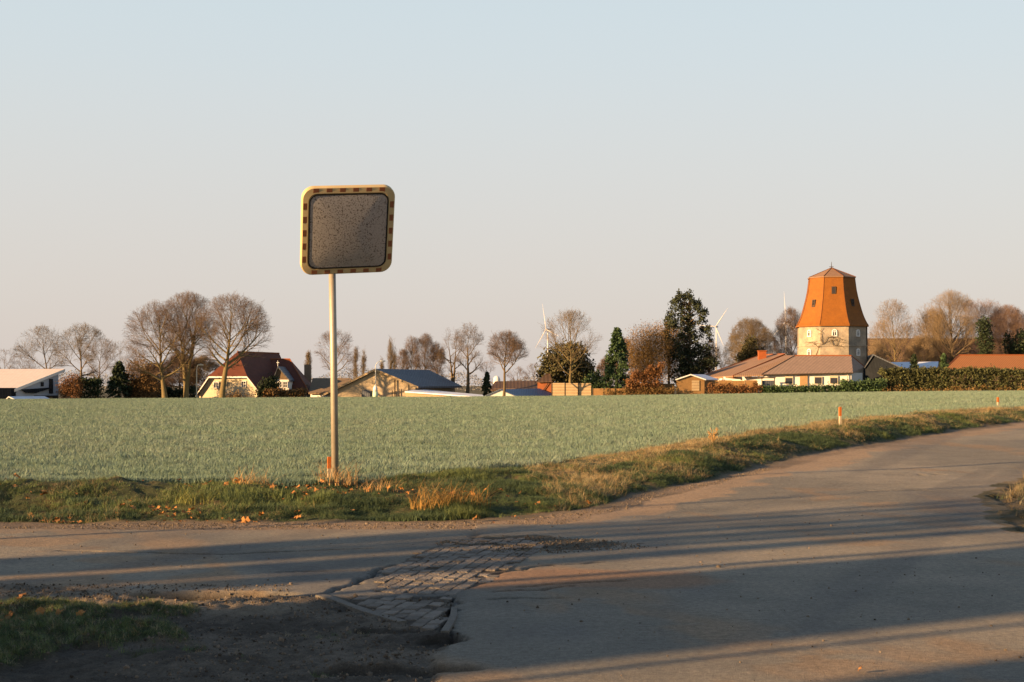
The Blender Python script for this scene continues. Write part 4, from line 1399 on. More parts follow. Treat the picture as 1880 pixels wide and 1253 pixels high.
def mill_house():
    D = 222.0
    gz = min(P(1470, 716, D).z, Hs(45, D)) - .1
    t = thing('bungalow', 'long white bungalow with brown tiled roofs and orange chimney below the mill', 'house', P(1470, 716, D))
    # front range: hipped roof over a white wall
    e0, e1 = P(1399, 687.5, D), P(1566, 684, D - 1.2)
    e2 = P(1586.5, 673.2, D + 8.5); e3 = down(P(1410, 680, D + 9), e2.z)
    k0, k1 = P(1459, 653.5, D + 5), P(1563, 653.5, D + 4)
    w = MB(); b = [P(1403, 700, D + .6), P(1563, 700, D - .6), P(1583.5, 700, D + 8), P(1412, 700, D + 8.6)]
    zt = e1.z - .02
    w.prism([down(p, gz) for p in b], (0, 0, zt - gz)); w.build('wall', MAT['white'], t)
    rf = MB()
    for pl in ([e0, e1, k1, k0], [e1, e2, k1], [e2, e3, k0, k1], [e3, e0, k0]): rf.slab(pl, .16)
    r = rf.build('roof', MAT['browntile'], t)
    ridge_cap(r, [k0, k1], .13, 'ridgetile'); ridge_cap(r, [k1, e2], .1, 'ridgetile'); ridge_cap(r, [k0, e0], .1, 'darkwood')
    g = MB(); g.path([e0 + Vector((0, -.08, -.1)), e1 + Vector((0, -.08, -.1))], [.09, .09], 8); g.build('gutter', MAT['darkwood'], t)
    quadwin(t, 1441, 691.5, 1456, 706, D + .18, D + .05, bars=0, fm='cream', top_blind=.2, m=.07)
    quadwin(t, 1495, 691.5, 1509.5, 705.5, D - .25, D - .36, bars=0, fm='cream', top_blind=.12, m=.07)
    quadwin(t, 1523.5, 690, 1538.5, 705, D - .47, D - .58, bars=0, fm='cream', top_blind=.28, m=.07)
    d = MB(); d.prism([P(1468.5, 713, D - .05), P(1482.5, 713, D - .15), P(1482.5, 689, D - .15), P(1468.5, 689, D - .05)], (0, -.07, 0)); d.build('door', MAT['doorwood'], t)
    p = MB(); p.tube(P(1556, 713, D - .8), P(1556, 686, D - .8), .07); p.build('downpipe', MAT['galv'], t)
    # long left range: two shallow roof planes, the rear one higher with the chimney
    L0, L1 = P(1278, 694.5, D + 10), P(1345, 690.5, D + 2)
    M0, M1 = P(1441, 650.5, D + 12), P(1398, 652, D + 20)
    rf = MB(); rf.slab([L0, L1, M0, M1], .25); r2 = rf.build('roof', MAT['brownroof'], t)
    vg = MB(); o = Vector((0, -.05, .1)); vg.prism([L1 + o, M0 + o, M0 + o + Vector((0, 0, -.42)), L1 + o + Vector((0, 0, -.42))], (.05, -.2, 0)); vg.build('barge_board', MAT['ridgetile'], t)
    ridge_cap(r2, [L0, M1, M0], .12, 'ridgetile')
    q = MB(); q.slab([P(1347, 690, D + 1.2), P(1402, 688.6, D + .4), P(1462, 652.8, D + 6.5), P(1441, 652.5, D + 11)], .2); q.build('roof', MAT['brownroof'], t)
    w = MB(); b = [P(1330, 700, D + 3.6), P(1404, 700, D + 1.4), P(1440, 700, D + 10), P(1395, 700, D + 18), P(1290, 700, D + 11)]
    zt = P(1345, 691, D + 2).z - .1
    w.prism([down(p, gz) for p in b], (0, 0, zt - gz)); w.build('wall', MAT['white'], t)
    # slanting white gable piece under the verge
    ch = MB(); c = P(1399, 666, D + 14)
    ch.prism([down(c + Vector((dx, dy, 0)), c.z - .6) for dx, dy in ((-.62, -.55), (.62, -.55), (.62, .55), (-.62, .55))], (0, 0, 2.45)); cho = ch.build('chimney', MAT['chimney_brick'] if 'chimney_brick' in MAT else MAT['brick'], t)
    cp = MB(); zt = c.z + 1.86
    cp.prism([down(c + Vector((dx, dy, 0)), zt) for dx, dy in ((-.72, -.65), (.72, -.65), (.72, .65), (-.72, .65))], (0, 0, .14)); cp.build('cap', MAT['ridgetile'], cho)


def mill():
    D = 240.0
    k = F / D; cx = (1526.8 - CX) / k
    PH0 = 14.6
    t = thing('windmill_tower', 'octagonal windmill tower without sails, orange shingles above a stone base', 'windmill', P(1526.8, 716, D))

    def ring(py, rp, n=8):
        z = CAMZ - (py - HY) / k
        return [Vector((cx + rp / k * math.sin(R(PH0 + 45 * i)), D - rp / k * math.cos(R(PH0 + 45 * i)), z)) for i in range(8)]

    def loft(rings, caps=(True, True)):
        m = MB(); v = [p for r_ in rings for p in r_]; f = []
        for j in range(len(rings) - 1):
            for i in range(8):
                f.append((j * 8 + i, j * 8 + (i + 1) % 8, (j + 1) * 8 + (i + 1) % 8, (j + 1) * 8 + i))
        if caps[0]: f.append(tuple(range(7, -1, -1)))
        if caps[1]: f.append(tuple(range((len(rings) - 1) * 8, len(rings) * 8)))
        return m.add(v, f)
    gz = HY + (CAMZ - (Hs(cx, D) - .3)) * k
    base = loft([ring(gz, 66.5), ring(600, 64.6)]).build('base', MAT['stone'], t)
    sk = [(601.5, 69), (599.3, 68.6), (595, 65.6), (590.6, 63.2), (584, 60.2), (577.7, 57.8), (569, 55), (560.5, 52.6), (548, 49.2), (534.6, 46.3), (522, 44.6), (511, 43.2)]
    sh = loft([ring(a, b) for a, b in sk]).build('shingled_smock', MAT['milltile'], t)
    capm = M('cap_roofing', (.22, .125, .07), .75, 2, .2)
    cr = loft([ring(512.2, 45.2), ring(510.6, 45.2), ring(492.3, 1.0)]); cap = cr.build('cap', capm, t)
    r8 = ring(510.4, 45.4); ap = ring(491.8, .5)[0]
    for i in range(8): ridge_cap(cap, [r8[i], Vector((cx, D, CAMZ - (491.8 - HY) / k))], .06, 'smockedge', 'hip_strip')
    top = Vector((cx - .02, D, CAMZ - (491.5 - HY) / k))
    fi = MB(); fi.path([top, top + Vector((0, 0, .95))], [.07, .03], 6); fi.tube(top + Vector((-.35, 0, .12)), top + Vector((.35, 0, .12)), .05)
    fi.build('finial', MAT['darkwood'], cap)
    # dark hip edges of the smock
    for i in range(8):
        ridge_cap(sh, [ring(a, b * 1.002)[i] for a, b in sk[1:]], .05, 'smockedge', 'hip_strip')
    skx = [a for a, b in sk][::-1]; sky_ = [b for a, b in sk][::-1]

    def facewin(phc, py, w, h, rad, arched, fm, name, parent, tilt=0.0, pane='glass'):
        ap_ = rad * math.cos(R(22.5)) / k
        n = Vector((math.sin(R(phc)), -math.cos(R(phc)), 0)); e = Vector((math.cos(R(phc)), math.sin(R(phc)), 0))
        c = Vector((cx, D, CAMZ - (py - HY) / k)) + n * (ap_ + .0)
        up = (Vector((0, 0, 1)) - n * tilt).normalized()
        def shape(w_, h_):
            if not arched: return [(-w_, -h_), (w_, -h_), (w_, h_), (-w_, h_)]
            return [(-w_, -h_), (w_, -h_)] + [(w_ * math.cos(R(a)), h_ * .35 + h_ * .65 * math.sin(R(a))) for a in range(0, 181, 30)]
        o_ = [c + e * a + up * b for a, b in shape(w / 2, h / 2)]; i_ = [c + e * a + up * b for a, b in shape(w / 2 - .16, h / 2 - .16)]
        m = MB(); q = len(o_)
        v = [p - n * .1 for p in o_] + [p + n * .14 for p in o_] + [p + n * .14 for p in i_] + [p - n * .1 for p in i_]
        f = [(r_ * q + i, r_ * q + (i + 1) % q, (r_ + 1) * q + (i + 1) % q, (r_ + 1) * q + i) for r_ in range(3) for i in range(q)]
        m.add(v, f)
        hw = w / 2 - .16
        m.prism([c + e * -.04 - up * (h / 2 - .1) + n * .02, c + e * .04 - up * (h / 2 - .1) + n * .02, c + e * .04 + up * (h / 2 - .1) + n * .02, c + e * -.04 + up * (h / 2 - .1) + n * .02], n * .09)
        m.prism([c - e * hw + up * .12 + n * .02, c + e * hw + up * .12 + n * .02, c + e * hw + up * .2 + n * .02, c - e * hw + up * .2 + n * .02], n * .08)
        fo = m.build(name, MAT[fm], parent)
        g = MB(); g.prism([p - n * .06 for p in i_], n * .1); g.build('pane', MAT[pane], fo)
    for ph in (-52.9, -7.9, 37.1):
        facewin(ph, 613.5, .86, 1.2, 65.1, True, 'whitepaint', 'window', t)
    for ph in (-52.9, 37.1):
        facewin(ph, 648, .86, 1.2, 65.6, True, 'whitepaint', 'window', t)
    for ph, py in ((-7.9, 536), (-52.9, 559), (37.1, 558)):
        rr = float(np.interp(py, skx, sky_))
        facewin(ph, py, .68, 1.25, rr, False, 'darkwood', 'window', t, .12)
    # string course, corner buttress and drainpipe
    for a, nm in ((59.6, 'drainpipe'),):
        p0 = Vector((cx + 66.8 / k * math.sin(R(a)), D - 66.8 / k * math.cos(R(a)), CAMZ - (gz - HY) / k)); p1 = Vector((cx + 65.2 / k * math.sin(R(a)), D - 65.2 / k * math.cos(R(a)), CAMZ - (601 - HY) / k))
        m = MB(); m.tube(p0, p1, .1); m.build(nm, MAT['darkwood'], t)
    loft([ring(637.6, 66.6), ring(635.6, 66.6)]).build('string_course', MAT['stone'], t)
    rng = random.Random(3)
    vb = MB()  # thin branching tubes laid over the stone base

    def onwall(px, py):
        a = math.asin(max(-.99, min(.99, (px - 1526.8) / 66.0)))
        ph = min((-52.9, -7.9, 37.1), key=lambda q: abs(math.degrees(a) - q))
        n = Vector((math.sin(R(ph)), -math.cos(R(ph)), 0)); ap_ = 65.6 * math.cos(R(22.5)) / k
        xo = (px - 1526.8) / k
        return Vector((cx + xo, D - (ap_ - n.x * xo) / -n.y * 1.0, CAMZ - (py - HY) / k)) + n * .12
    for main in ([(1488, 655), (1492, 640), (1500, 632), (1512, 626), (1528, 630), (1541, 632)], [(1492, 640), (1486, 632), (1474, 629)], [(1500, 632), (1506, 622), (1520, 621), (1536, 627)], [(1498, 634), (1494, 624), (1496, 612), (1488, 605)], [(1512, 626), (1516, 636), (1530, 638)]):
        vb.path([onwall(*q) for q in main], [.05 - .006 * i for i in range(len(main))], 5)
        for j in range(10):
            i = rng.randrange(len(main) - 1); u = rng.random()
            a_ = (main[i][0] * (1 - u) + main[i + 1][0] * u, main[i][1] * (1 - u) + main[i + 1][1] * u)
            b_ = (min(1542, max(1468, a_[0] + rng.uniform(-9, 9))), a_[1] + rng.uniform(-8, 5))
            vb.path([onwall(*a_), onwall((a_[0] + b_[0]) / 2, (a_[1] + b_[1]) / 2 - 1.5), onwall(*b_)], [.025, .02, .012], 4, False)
    vb.build('branch_shapes', MAT['bark'], t)


def turbine(px, py, D, L_, a0, c, lb, px_t):
    hub = P(px, py, D)
    base = Vector((P(px_t, py, D).x, D + 6, -3))
    t = thing('wind_turbine', lb, 'wind turbine', base, 'wind turbines far behind the village')
    m = MB(); m.path([base, Vector((base.x, base.y, hub.z - 1))], [1.5, 1.0], 14); m.build('tower', MAT['turbine'], t, True)
    yaw = math.acos(c); ax = Vector((-math.sin(yaw), -math.cos(yaw), 0)); e = Vector((math.cos(yaw), -math.sin(yaw), 0))
    n = MB(); n.path([hub - ax * 11, hub - ax * 9, hub - ax * 1, hub + ax * 1.5, hub + ax * 3], [.9, 1.6, 1.6, 1.3, .3], 10); n.build('nacelle', MAT['turbine'], t, True)
    for i in range(3):
        a = R(a0 + 120 * i); d = e * math.sin(a) + Vector((0, 0, math.cos(a))); s = e * math.cos(a) - Vector((0, 0, math.sin(a)))
        v = []; f = []; K = 8
        for j in range(K + 1):
            u = j / K; w = .62 * (1 + .9 * math.sin(min(1, u * 3.2) * 1.57) - u * 1.75); th = .7 * (1 - u * .85)
            p = hub + ax * .8 + d * (L_ * u) + ax * (u * u * 1.2)
            v += [p - s * w, p + ax * th, p + s * w * 1.25, p - ax * th]
        for j in range(K):
            for q in range(4): f.append((j * 4 + q, j * 4 + (q + 1) % 4, j * 4 + 4 + (q + 1) % 4, j * 4 + 4 + q))
        f += [(3, 2, 1, 0), (K * 4, K * 4 + 1, K * 4 + 2, K * 4 + 3)]
        b = MB(); b.add(v, f); b.build('blade', MAT['turbine'], t, True)


def lamp_post(px, pbot, ptop, pxe, pye, D, lb):
    base = P(px, pbot, D); base.z = Hs(base.x, D)
    t = thing('street_lamp', lb, 'street lamp', base, 'street lamps in the village')
    tp = P(px, ptop, D); e = P(pxe, pye, D)
    m = MB(); pts = [base, tp]
    for i in range(1, 6):
        u = i / 5; pts.append(Vector((tp.x + (e.x - tp.x) * u ** 1.4, D, tp.z + (e.z - tp.z) * (1 - (1 - u) ** 2))))
    m.path(pts, [.1, .075] + [.06] * 5, 8); m.build('pole', MAT['lamp'], t, True)
    h = MB(); dx = .75 if e.x > tp.x else -.75
    h.path([e + Vector((-dx * .2, 0, 0)), e + Vector((dx * .4, 0, .05)), e + Vector((dx, 0, 0))], [.07, .16, .08], 8); h.build('lamp_head', MAT['lamp'], t, True)


def village():
    farmhouse(); hall(); barn(); mill_house(); mill()
    t = small_gable('tent_roof_shed', 'small shed at the field edge with pale blue roof before the grey hall', 'shed', 7, 16, 36, 728.2, 737.5, 738, 205, (3.2, 5.5, 0), 'doorwood', 'frostroof')
    t = small_gable('white_shed', 'white gabled shed with blue-grey roof half sunk behind the field edge', 'shed', 886, 917.5, 950, 715, 728.5, 731, 221, (6.2, 9, .1), 'white', 'bluesheet', wtrim=False)
    t = small_gable('garden_shed', 'slatted garden shed with white roof edges beside the wooden fence', 'shed', 1240, 1268, 1296, 687.5, 697, 719, 220.5, (2.5, 3.0, 0), 'wood', 'frostroof')
    d = MB(); d.prism([P(1270, 718, 220.7), P(1284, 718, 220.7), P(1284, 699, 220.7), P(1270, 699, 220.7)], (0, -.06, 0)); d.build('door', MAT['palewood'], t)
    # annex with brown roof and white garden walls right of the farmhouse
    a = thing('annex', 'low annex with dull brown roof and white wall joining farmhouse and barn', 'annex', P(590, 733, 234))
    gz = P(590, 735, 234).z
    w = MB(); w.prism([down(P(570, 733, 234), gz), down(P(640, 733, 232), gz), P(640, 721.5, 232), P(570, 721.5, 234)], (1, 8, 0)); w.build('wall', MAT['white'], a)
    rf = MB(); e0, e1, k1, k0 = P(566, 722, 233.5), P(645, 722, 231.5), P(645, 694.5, 238), P(574, 694.5, 239.5)
    rf.slab([e0, e1, k1, k0], .2); rf.slab([k0, k1, k1 + Vector((1, 6, -2.2)), k0 + Vector((1, 6, -2.2))], .2); rf.build('roof', MAT['thatch'], a)
    # long dark red roof behind the white shed
    b = thing('long_barn', 'long low barn with weathered dark red roof behind the white shed', 'barn', P(945, 722, 252))
    w = MB(); w.prism([down(P(905, 722, 252), P(905, 731, 252).z), down(P(1000, 722, 250), P(1000, 731, 252).z), P(1000, 714, 250), P(905, 714, 252)], (0, 8, 0)); w.build('wall', MAT['brownbrick'], b)
    rf = MB(); rf.slab([P(898, 716, 251.5), P(1006, 716, 249.5), P(1003, 699, 256), P(909, 700.5, 257)], .2); rf.slab([P(909, 700.5, 257), P(1003, 699, 256), P(1004, 716, 262), P(900, 716, 263)], .2)
    rf.build('roof', MAT['brownbarn'], b)
    # orange boarded shed
    o = thing('orange_shed', 'orange boarded shed with steep brown roof beside the pale board fence', 'shed', P(1000, 722, 231))
    w = MB(); w.prism([P(987, 726, 231), P(1012.5, 726, 230.5), P(1012.5, 700, 230.5), P(987, 701, 231)], (.5, 4, 0)); w.build('wall', MAT['orangewood'], o)
    br = MB(); br.prism([P(995, 720, 230.7), P(997, 720, 230.7), P(1009, 702, 230.4), P(1007, 702, 230.4)], (0, -.08, 0)); br.build('brace', MAT['darkwood'], o)
    rf = MB(); rf.slab([P(985, 701.5, 230.5), P(1014, 700.5, 230), P(1010, 686, 234), P(1003, 686, 234)], .12); rf.slab([P(1003, 686, 234), P(1010, 686, 234), P(1014, 700, 237), P(985, 701, 237.5)], .12); rf.build('roof', MAT['brownbarn'], o)
    # white dome far off
    dm = thing('silo', 'small far white domed silo peeping up between bare trees', 'silo', P(912, 712, 420))
    pts = [P(912, 716, 420)]; rad = [1.1]
    for i in range(7):
        u = R(90 * i / 6); pts.append(P(912, 698.5 - 8 * math.sin(u), 420)); rad.append(max(.05, 1.05 * math.cos(u)))
    m = MB(); m.path(pts, rad, 14); m.build('tank', MAT['white'], dm, True)
    # dark boarded barn right of the mill
    b = thing('dark_barn', 'black boarded barn with steep dark roof standing at right of the mill', 'barn', P(1620, 716, 234))
    l, ap, r = P(1586, 676, 236), P(1602, 652.5, 234), P(1662, 681, 232)
    gz = Hs(l.x, 234) - .2
    w = MB(); w.prism([down(l, gz), down(r, gz), r, ap, l], (2, 12, 0)); w.build('wall', MAT['darkwall'], b)
    rf = MB(); o_ = Vector((0, -.5, .15)); rr = Vector((2.2, 12.6, 0))
    rf.slab([l + o_, ap + o_, ap + o_ + rr, l + o_ + rr], .2); rf.slab([ap + o_, r + o_ + Vector((.3, 0, -.1)), r + o_ + rr, ap + o_ + rr], .2); rf.build('roof', MAT['darkroof'], b)
    # frosty flat roofs behind the hedge
    for x0, x1, yt, yb, Dd, lb in ((1630, 1682, 665.5, 679, 245, 'low white frosted roof between the dark barn and the small conifer'), (1676, 1722, 665, 676, 252, 'low bluish frosted roof at left of the orange tiled house')):
        s = thing('frosted_shed', lb, 'shed', P((x0 + x1) / 2, 700, Dd))
        gz = Hs(P(x0, 700, Dd).x, Dd) - .2
        w = MB(); w.prism([down(P(x0 + 2, 690, Dd), gz), down(P(x1 - 2, 690, Dd), gz), P(x1 - 2, yb, Dd), P(x0 + 2, yb, Dd)], (0, 6, 0)); w.build('wall', MAT['darkwall'], s)
        rf = MB(); rf.slab([P(x0, yb, Dd - .4), P(x1, yb - 2, Dd - .4), P(x1 + 1, yt - 1, Dd + 7), P(x0, yt, Dd + 7)], .18); rf.build('roof', MAT['frostroof'], s)
    # orange tiled house behind the tall hedge
    h = thing('tiled_house', 'low house with bright orange tiled hipped roof behind the tall hedge', 'house', P(1820, 700, 236))
    e0, e1 = P(1731, 681.5, 233), P(1935, 683, 233)
    k0, k1 = P(1761, 652.5, 239), P(1905, 652.5, 239)
    e2, e3 = down(P(1940, 683, 245), e0.z), down(P(1736, 682, 245), e0.z)
    gz = Hs(e0.x, 236) - .2
    w = MB(); w.prism([down(p, gz) for p in (e0 + Vector((.5, .5, 0)), e1 + Vector((-.5, .5, 0)), e2 + Vector((-.5, -.5, 0)), e3 + Vector((.5, -.5, 0)))], (0, 0, e0.z - gz)); w.build('wall', MAT['brownbrick'], h)
    rf = MB()
    for pl in ([e0, e1, k1, k0], [e1, e2, k1], [e2, e3, k0, k1], [e3, e0, k0]): rf.slab(pl, .16)
    r = rf.build('roof', MAT['orangetile'], h); ridge_cap(r, [k0, k1], .14, 'ridgetile'); ridge_cap(r, [k0, e0], .1, 'ridgetile')
    # huge brown roof behind the right-hand trees
    g = thing('great_barn', 'very long barn with plain brown roof behind the bare trees right of the mill', 'barn', P(1700, 700, 300))
    e0, e1, k1, k0 = P(1575, 668, 296), P(1920, 668, 296), P(1915, 621.5, 305), P(1580, 621.5, 305)
    gz = Hs(e0.x, 296) - .3
    w = MB(); w.prism([down(p, gz) for p in (e0 + Vector((.5, .6, 0)), e1 + Vector((-.5, .6, 0)), down(e1, 0) + Vector((-.5, 17, 0)), down(e0, 0) + Vector((.5, 17, 0)))], (0, 0, e0.z - gz)); w.build('wall', MAT['brownbrick'], g)
    rf = MB(); rf.slab([e0, e1, k1, k0], .25); rf.slab([k0, k1, e1 + Vector((0, 18, 0)), e0 + Vector((0, 18, 0))], .25); rf.build('roof', MAT['brownbarn'], g)
    # fences and walls
    fence('board_fence', 'pale board fence with three wide panels under the mossy bare tree', 1013, 1086, 704, 727, 224, 223, 3, 'palewood')
    fence('low_fence', 'low weathered wooden fence below the green conifer', 1088, 1150, 713.5, 727, 223, 222, 3, 'wood')
    fence('slat_fence', 'warm slatted wooden fence between rusty hedge and garden shed', 1150, 1239, 704, 725, 223, 222, 4, 'wood')
    fence('slat_fence', 'warm slatted wooden fence behind the rusty shrubs before the bungalow', 1297, 1391, 699, 723, 222, 220.5, 4, 'wood', post='wood')
    tr = thing('pergola', 'dark timber pergola frame in front of the white bungalow wall', 'pergola', P(1410, 716, 220.5))
    for px in (1399, 1422):
        m = MB(); m.prism([P(px - .8, 718, 220.5), P(px + .8, 718, 220.5), P(px + .8, 694, 220.5), P(px - .8, 694, 220.5)], (0, .14, 0)); m.build('post', MAT['darkwood'], tr)
    m = MB(); m.prism([P(1397, 695, 220.45), P(1424, 695, 220.45), P(1424, 693, 220.45), P(1397, 693, 220.45)], (0, .2, 0)); m.build('beam', MAT['darkwood'], tr)
    m = MB(); m.prism([P(1400, 711, 220.7), P(1421, 711, 220.7), P(1421, 699, 220.7), P(1400, 699, 220.7)], (0, .06, 0)); m.build('screen', MAT['darkroof'], tr)
    gw = thing('garden_tank', 'tall pale green and white bottle-shaped tank before the tan barn gable', 'tank', P(689, 731, 221))
    b = P(689, 733, 221); lo, hi = MB(), MB()
    lo.path([b, b + Vector((0, 0, 1.15))], [.42, .4], 14); hi.path([b + Vector((0, 0, 1.15)), b + Vector((0, 0, 1.7)), b + Vector((0, 0, 2.0)), b + Vector((0, 0, 2.1))], [.38, .34, .2, .12], 14)
    gm = M('pale_green_paint', (.45, .6, .42), .6, 6, .1)
    lo.build('body', gm, gw, True); hi.build('shoulder', MAT['whitepaint'], gw, True)
    lamp_post(689.5, 730, 673, 699, 663.5, 222.5, 'street lamp with a curved arm in front of the barn ridge')
    lamp_post(361, 733, 680, 364.5, 670.5, 219, 'thin pale street lamp at the left corner of the farmhouse gable')
    turbine(1003, 605, 2500, 48, -13, .5, 'white wind turbine behind the mossy bare tree and fence', 1006)
    turbine(1314, 600, 2700, 44, 36, .87, 'white wind turbine at right of the tall dark pine', 1316)
    turbine(1443, 592, 2300, 50, -3, .45, 'white wind turbine half hidden by twigs at left of the mill', 1444.5)


village()


def trees():
    B = put_bare
    # big beeches by the farmhouse
    B('beech_tree', 'left of the three big bare beeches by the farmhouse, broad low-reaching crown', 'tree', 303, 735, 553, 222, 360, 216, 11, 10, 'bark_lit', 'twig_red', fork=.2, cz=.54, limbs=19, wide=(.2, 1.35), dens=1.12)
    B('beech_tree', 'middle of the three big bare beeches, forked low into two stems', 'tree', 344, 735, 537, 278, 412, 218, 12, 9, 'bark_lit', 'twig_red', fork=.3, cz=.6, limbs=19, stems=2, wide=(.2, 1.0), dens=1.15)
    B('beech_tree', 'large bare beech whose trunk stands before the cream farmhouse gable', 'tree', 407, 735, 540, 350, 502, 214, 13, 11, 'bark_lit', 'twig_red', fork=.28, cz=.6, limbs=18, wide=(.15, 1.2), dens=1.15)
    # left group behind the hall
    B('oak_tree', 'bare spreading oak behind the pink roof of the hall', 'tree', 98, 712, 599, 28, 126, 262, 21, 5, 'bark', 'twig_grey', cz=.62, fork=.3, wide=(.3, 1.2), dens=1.15)
    B('oak_tree', 'bare oak with round crown rising above the red shrub by the hall', 'tree', 147, 735, 594, 98, 200, 236, 22, 6, 'bark', 'twig_grey', cz=.64, fork=.3, dens=1.22)
    B('oak_tree', 'bare slender oak behind the dark hedge left of the beeches', 'tree', 176, 735, 622, 145, 228, 245, 23, 4, 'bark', 'twig', cz=.62, dens=1.08)
    B('oak_tree', 'small bare tree between the slender oak and the left beech', 'tree', 220, 735, 626, 190, 255, 262, 24, 3, 'bark', 'twig_grey', cz=.6, dens=0.94)
    for i, (px, yt, w, lb) in enumerate(((8, 640, 36, 'bare brown tree at the far left edge above the hall roof'), (38, 650, 30, 'low brown bare tree above the hall roof, next to the spreading oak'), (66, 655, 26, 'small bare tree under the oak crown above the hall roof'))):
        B('bare_tree', lb, 'tree', px, 725, yt, px - w, px + w, 300, 31 + i, 4, 'bark', 'twig', cz=.55, fork=.2, dens=.8, limbs=8)
    # behind farmhouse and barn
    B('bare_tree', 'bare tree behind the mirror pole with open rounded crown', 'tree', 615, 725, 604, 574, 656, 262, 41, 5, 'bark_lit', 'twig_red', cz=.62, fork=.3, dens=1.15, wide=(.2, 1.2))
    B('bare_tree', 'small bare tree at right of the mirror pole behind the barn', 'tree', 655, 725, 636, 636, 676, 262, 42, 3, 'bark', 'twig', cz=.55, dens=0.94)
    B('bare_tree', 'dark bare double-stemmed tree behind the right end of the barn roof', 'tree', 832, 728, 600, 803, 858, 245, 43, 6, 'bark', 'twig', cz=.62, fork=.3, stems=2, dens=1.15)
    B('bare_tree', 'tall bare tree with dark trunk behind the low shed', 'tree', 858, 728, 594, 828, 892, 240, 44, 7, 'bark', 'twig', cz=.62, fork=.3, dens=1.28)
    B('plane_tree', 'small round bare tree in front of the white shed', 'tree', 925, 731, 608, 892, 968, 217, 45, 5.5, 'bark', 'twig_red', cz=.66, fork=.36, limbs=14, wide=(.2, .95), dens=1.25)
    B('walnut_tree', 'mossy bare tree spreading over the pale board fence', 'tree', 1047, 727, 570, 985, 1108, 226, 46, 7, 'bark_lit', 'twig_gold', cz=.6, fork=.24, limbs=15, wide=(.15, 1.45), dens=0.84, up=.16)
    for i, (px, yt, w, lb) in enumerate(((770, 655, 22, 'low bare tree just above the barn roof'), (795, 650, 22, 'low bare tree between birches and dark double trunk'), (893, 660, 18, 'low bare bush tree beside the round bare tree'), (950, 672, 22, 'low bare tree above the dark red barn roof'), (980, 668, 20, 'low bare tree at left of the dark yew'))):
        B('bare_tree', lb, 'tree', px, 725, yt, px - w, px + w, 275, 51 + i, 3, 'bark', 'twig_red', cz=.55, fork=.2, dens=.75, limbs=8)
    # birches, poplars
    for i, (px, yt, w, lb) in enumerate(((741, 640, 14, 'low reddish birch at the left end of the row behind the barn'), (757, 617, 18, 'reddish birch second from left behind the barn'), (781, 612, 20, 'tallest of the reddish birches behind the barn'), (802, 630, 17, 'reddish birch at the right end of the row behind the barn'))):
        B('birch_tree', lb, 'tree', px, 725, yt, px - w, px + w, 258, 61 + i, 4, 'bark_lit', 'twig_red', 'reddish birches behind the barn', cz=.55, fork=.15, limbs=20, wide=(.2, .8), dens=1.35)
    for i, (px, yt, w, lb) in enumerate(((566, 643, 7, 'narrow bare poplar behind the farmhouse chimney'), (668, 639, 6, 'narrow bare poplar right of the mirror pole'), (653, 634, 6, 'thin bare poplar close to the mirror pole'), (701, 655, 5, 'small bare poplar above the barn ridge'), (717, 619, 8, 'tall narrow bare poplar behind the barn roof'), (725, 640, 6, 'short poplar touching the tall poplar behind the barn'))):
        B('poplar_tree', lb, 'tree', px, 722, yt, px - w, px + w, 285, 71 + i, 3, 'bark_lit', 'twig_gold', 'narrow poplars behind the barn', cz=.52, fork=.1, limbs=28, wide=(.1, .45), dens=1.1, up=.3, rzf=.48)
    # around the mill
    B('bare_tree', 'pale bare tree with dense fine twigs right of the second wind turbine', 'tree', 1378, 700, 584, 1335, 1418, 256, 81, 4, 'bark_lit', 'twig_gold', cz=.55, fork=.2, limbs=24, wide=(.2, 1.1), dens=1.5)
    B('bare_tree', 'reddish bare tree touching the left side of the mill', 'tree', 1452, 700, 566, 1418, 1484, 258, 82, 4, 'bark', 'twig_red', cz=.55, fork=.2, limbs=24, wide=(.2, 1.1), dens=1.5)
    B('bare_tree', 'low grey bare tree between the pine and the bungalow roof', 'tree', 1325, 700, 634, 1298, 1352, 250, 83, 4, 'bark', 'twig_grey', cz=.5, fork=.15, limbs=12)
    B('bare_tree', 'low bare tree behind the bungalow chimney', 'tree', 1412, 700, 620, 1392, 1440, 262, 84, 3, 'bark', 'twig_grey', cz=.5, fork=.15, limbs=12)
    B('bare_tree', 'pale open bare tree just right of the mill tower', 'tree', 1642, 705, 549, 1594, 1682, 278, 85, 5, 'bark_lit', 'twig_sunlit', cz=.58, fork=.2, limbs=25, wide=(.15, 1.1), dens=0.98)
    B('bare_tree', 'golden bare tree at left of the tallest tree on the right', 'tree', 1712, 705, 565, 1674, 1758, 280, 86, 5, 'bark_lit', 'twig_sunlit', cz=.55, fork=.16, limbs=25, wide=(.15, .9), dens=1.08)
    B('bare_tree', 'tallest bare tree right of the mill with thick grey trunk', 'tree', 1750, 705, 533, 1688, 1802, 276, 87, 8, 'bark', 'twig_sunlit', cz=.6, fork=.25, limbs=26, wide=(.15, 1.1), dens=1.08)
    B('bare_tree', 'reddish bare tree behind the ivy-clad trunk', 'tree', 1806, 705, 547, 1760, 1848, 284, 88, 5, 'bark', 'twig_red_sunlit', cz=.58, fork=.2, limbs=25, dens=1.08)
    B('bare_tree', 'bare tree with rising dark branches near the right edge', 'tree', 1846, 705, 560, 1806, 1892, 279, 89, 5, 'bark', 'twig_red_sunlit', cz=.58, fork=.18, limbs=24, wide=(.2, .8), dens=1.36)
    B('bare_tree', 'reddish bare tree at the far right edge', 'tree', 1880, 705, 570, 1852, 1915, 285, 90, 4, 'bark', 'twig_red_sunlit', cz=.58, fork=.2, limbs=22, dens=1.5)
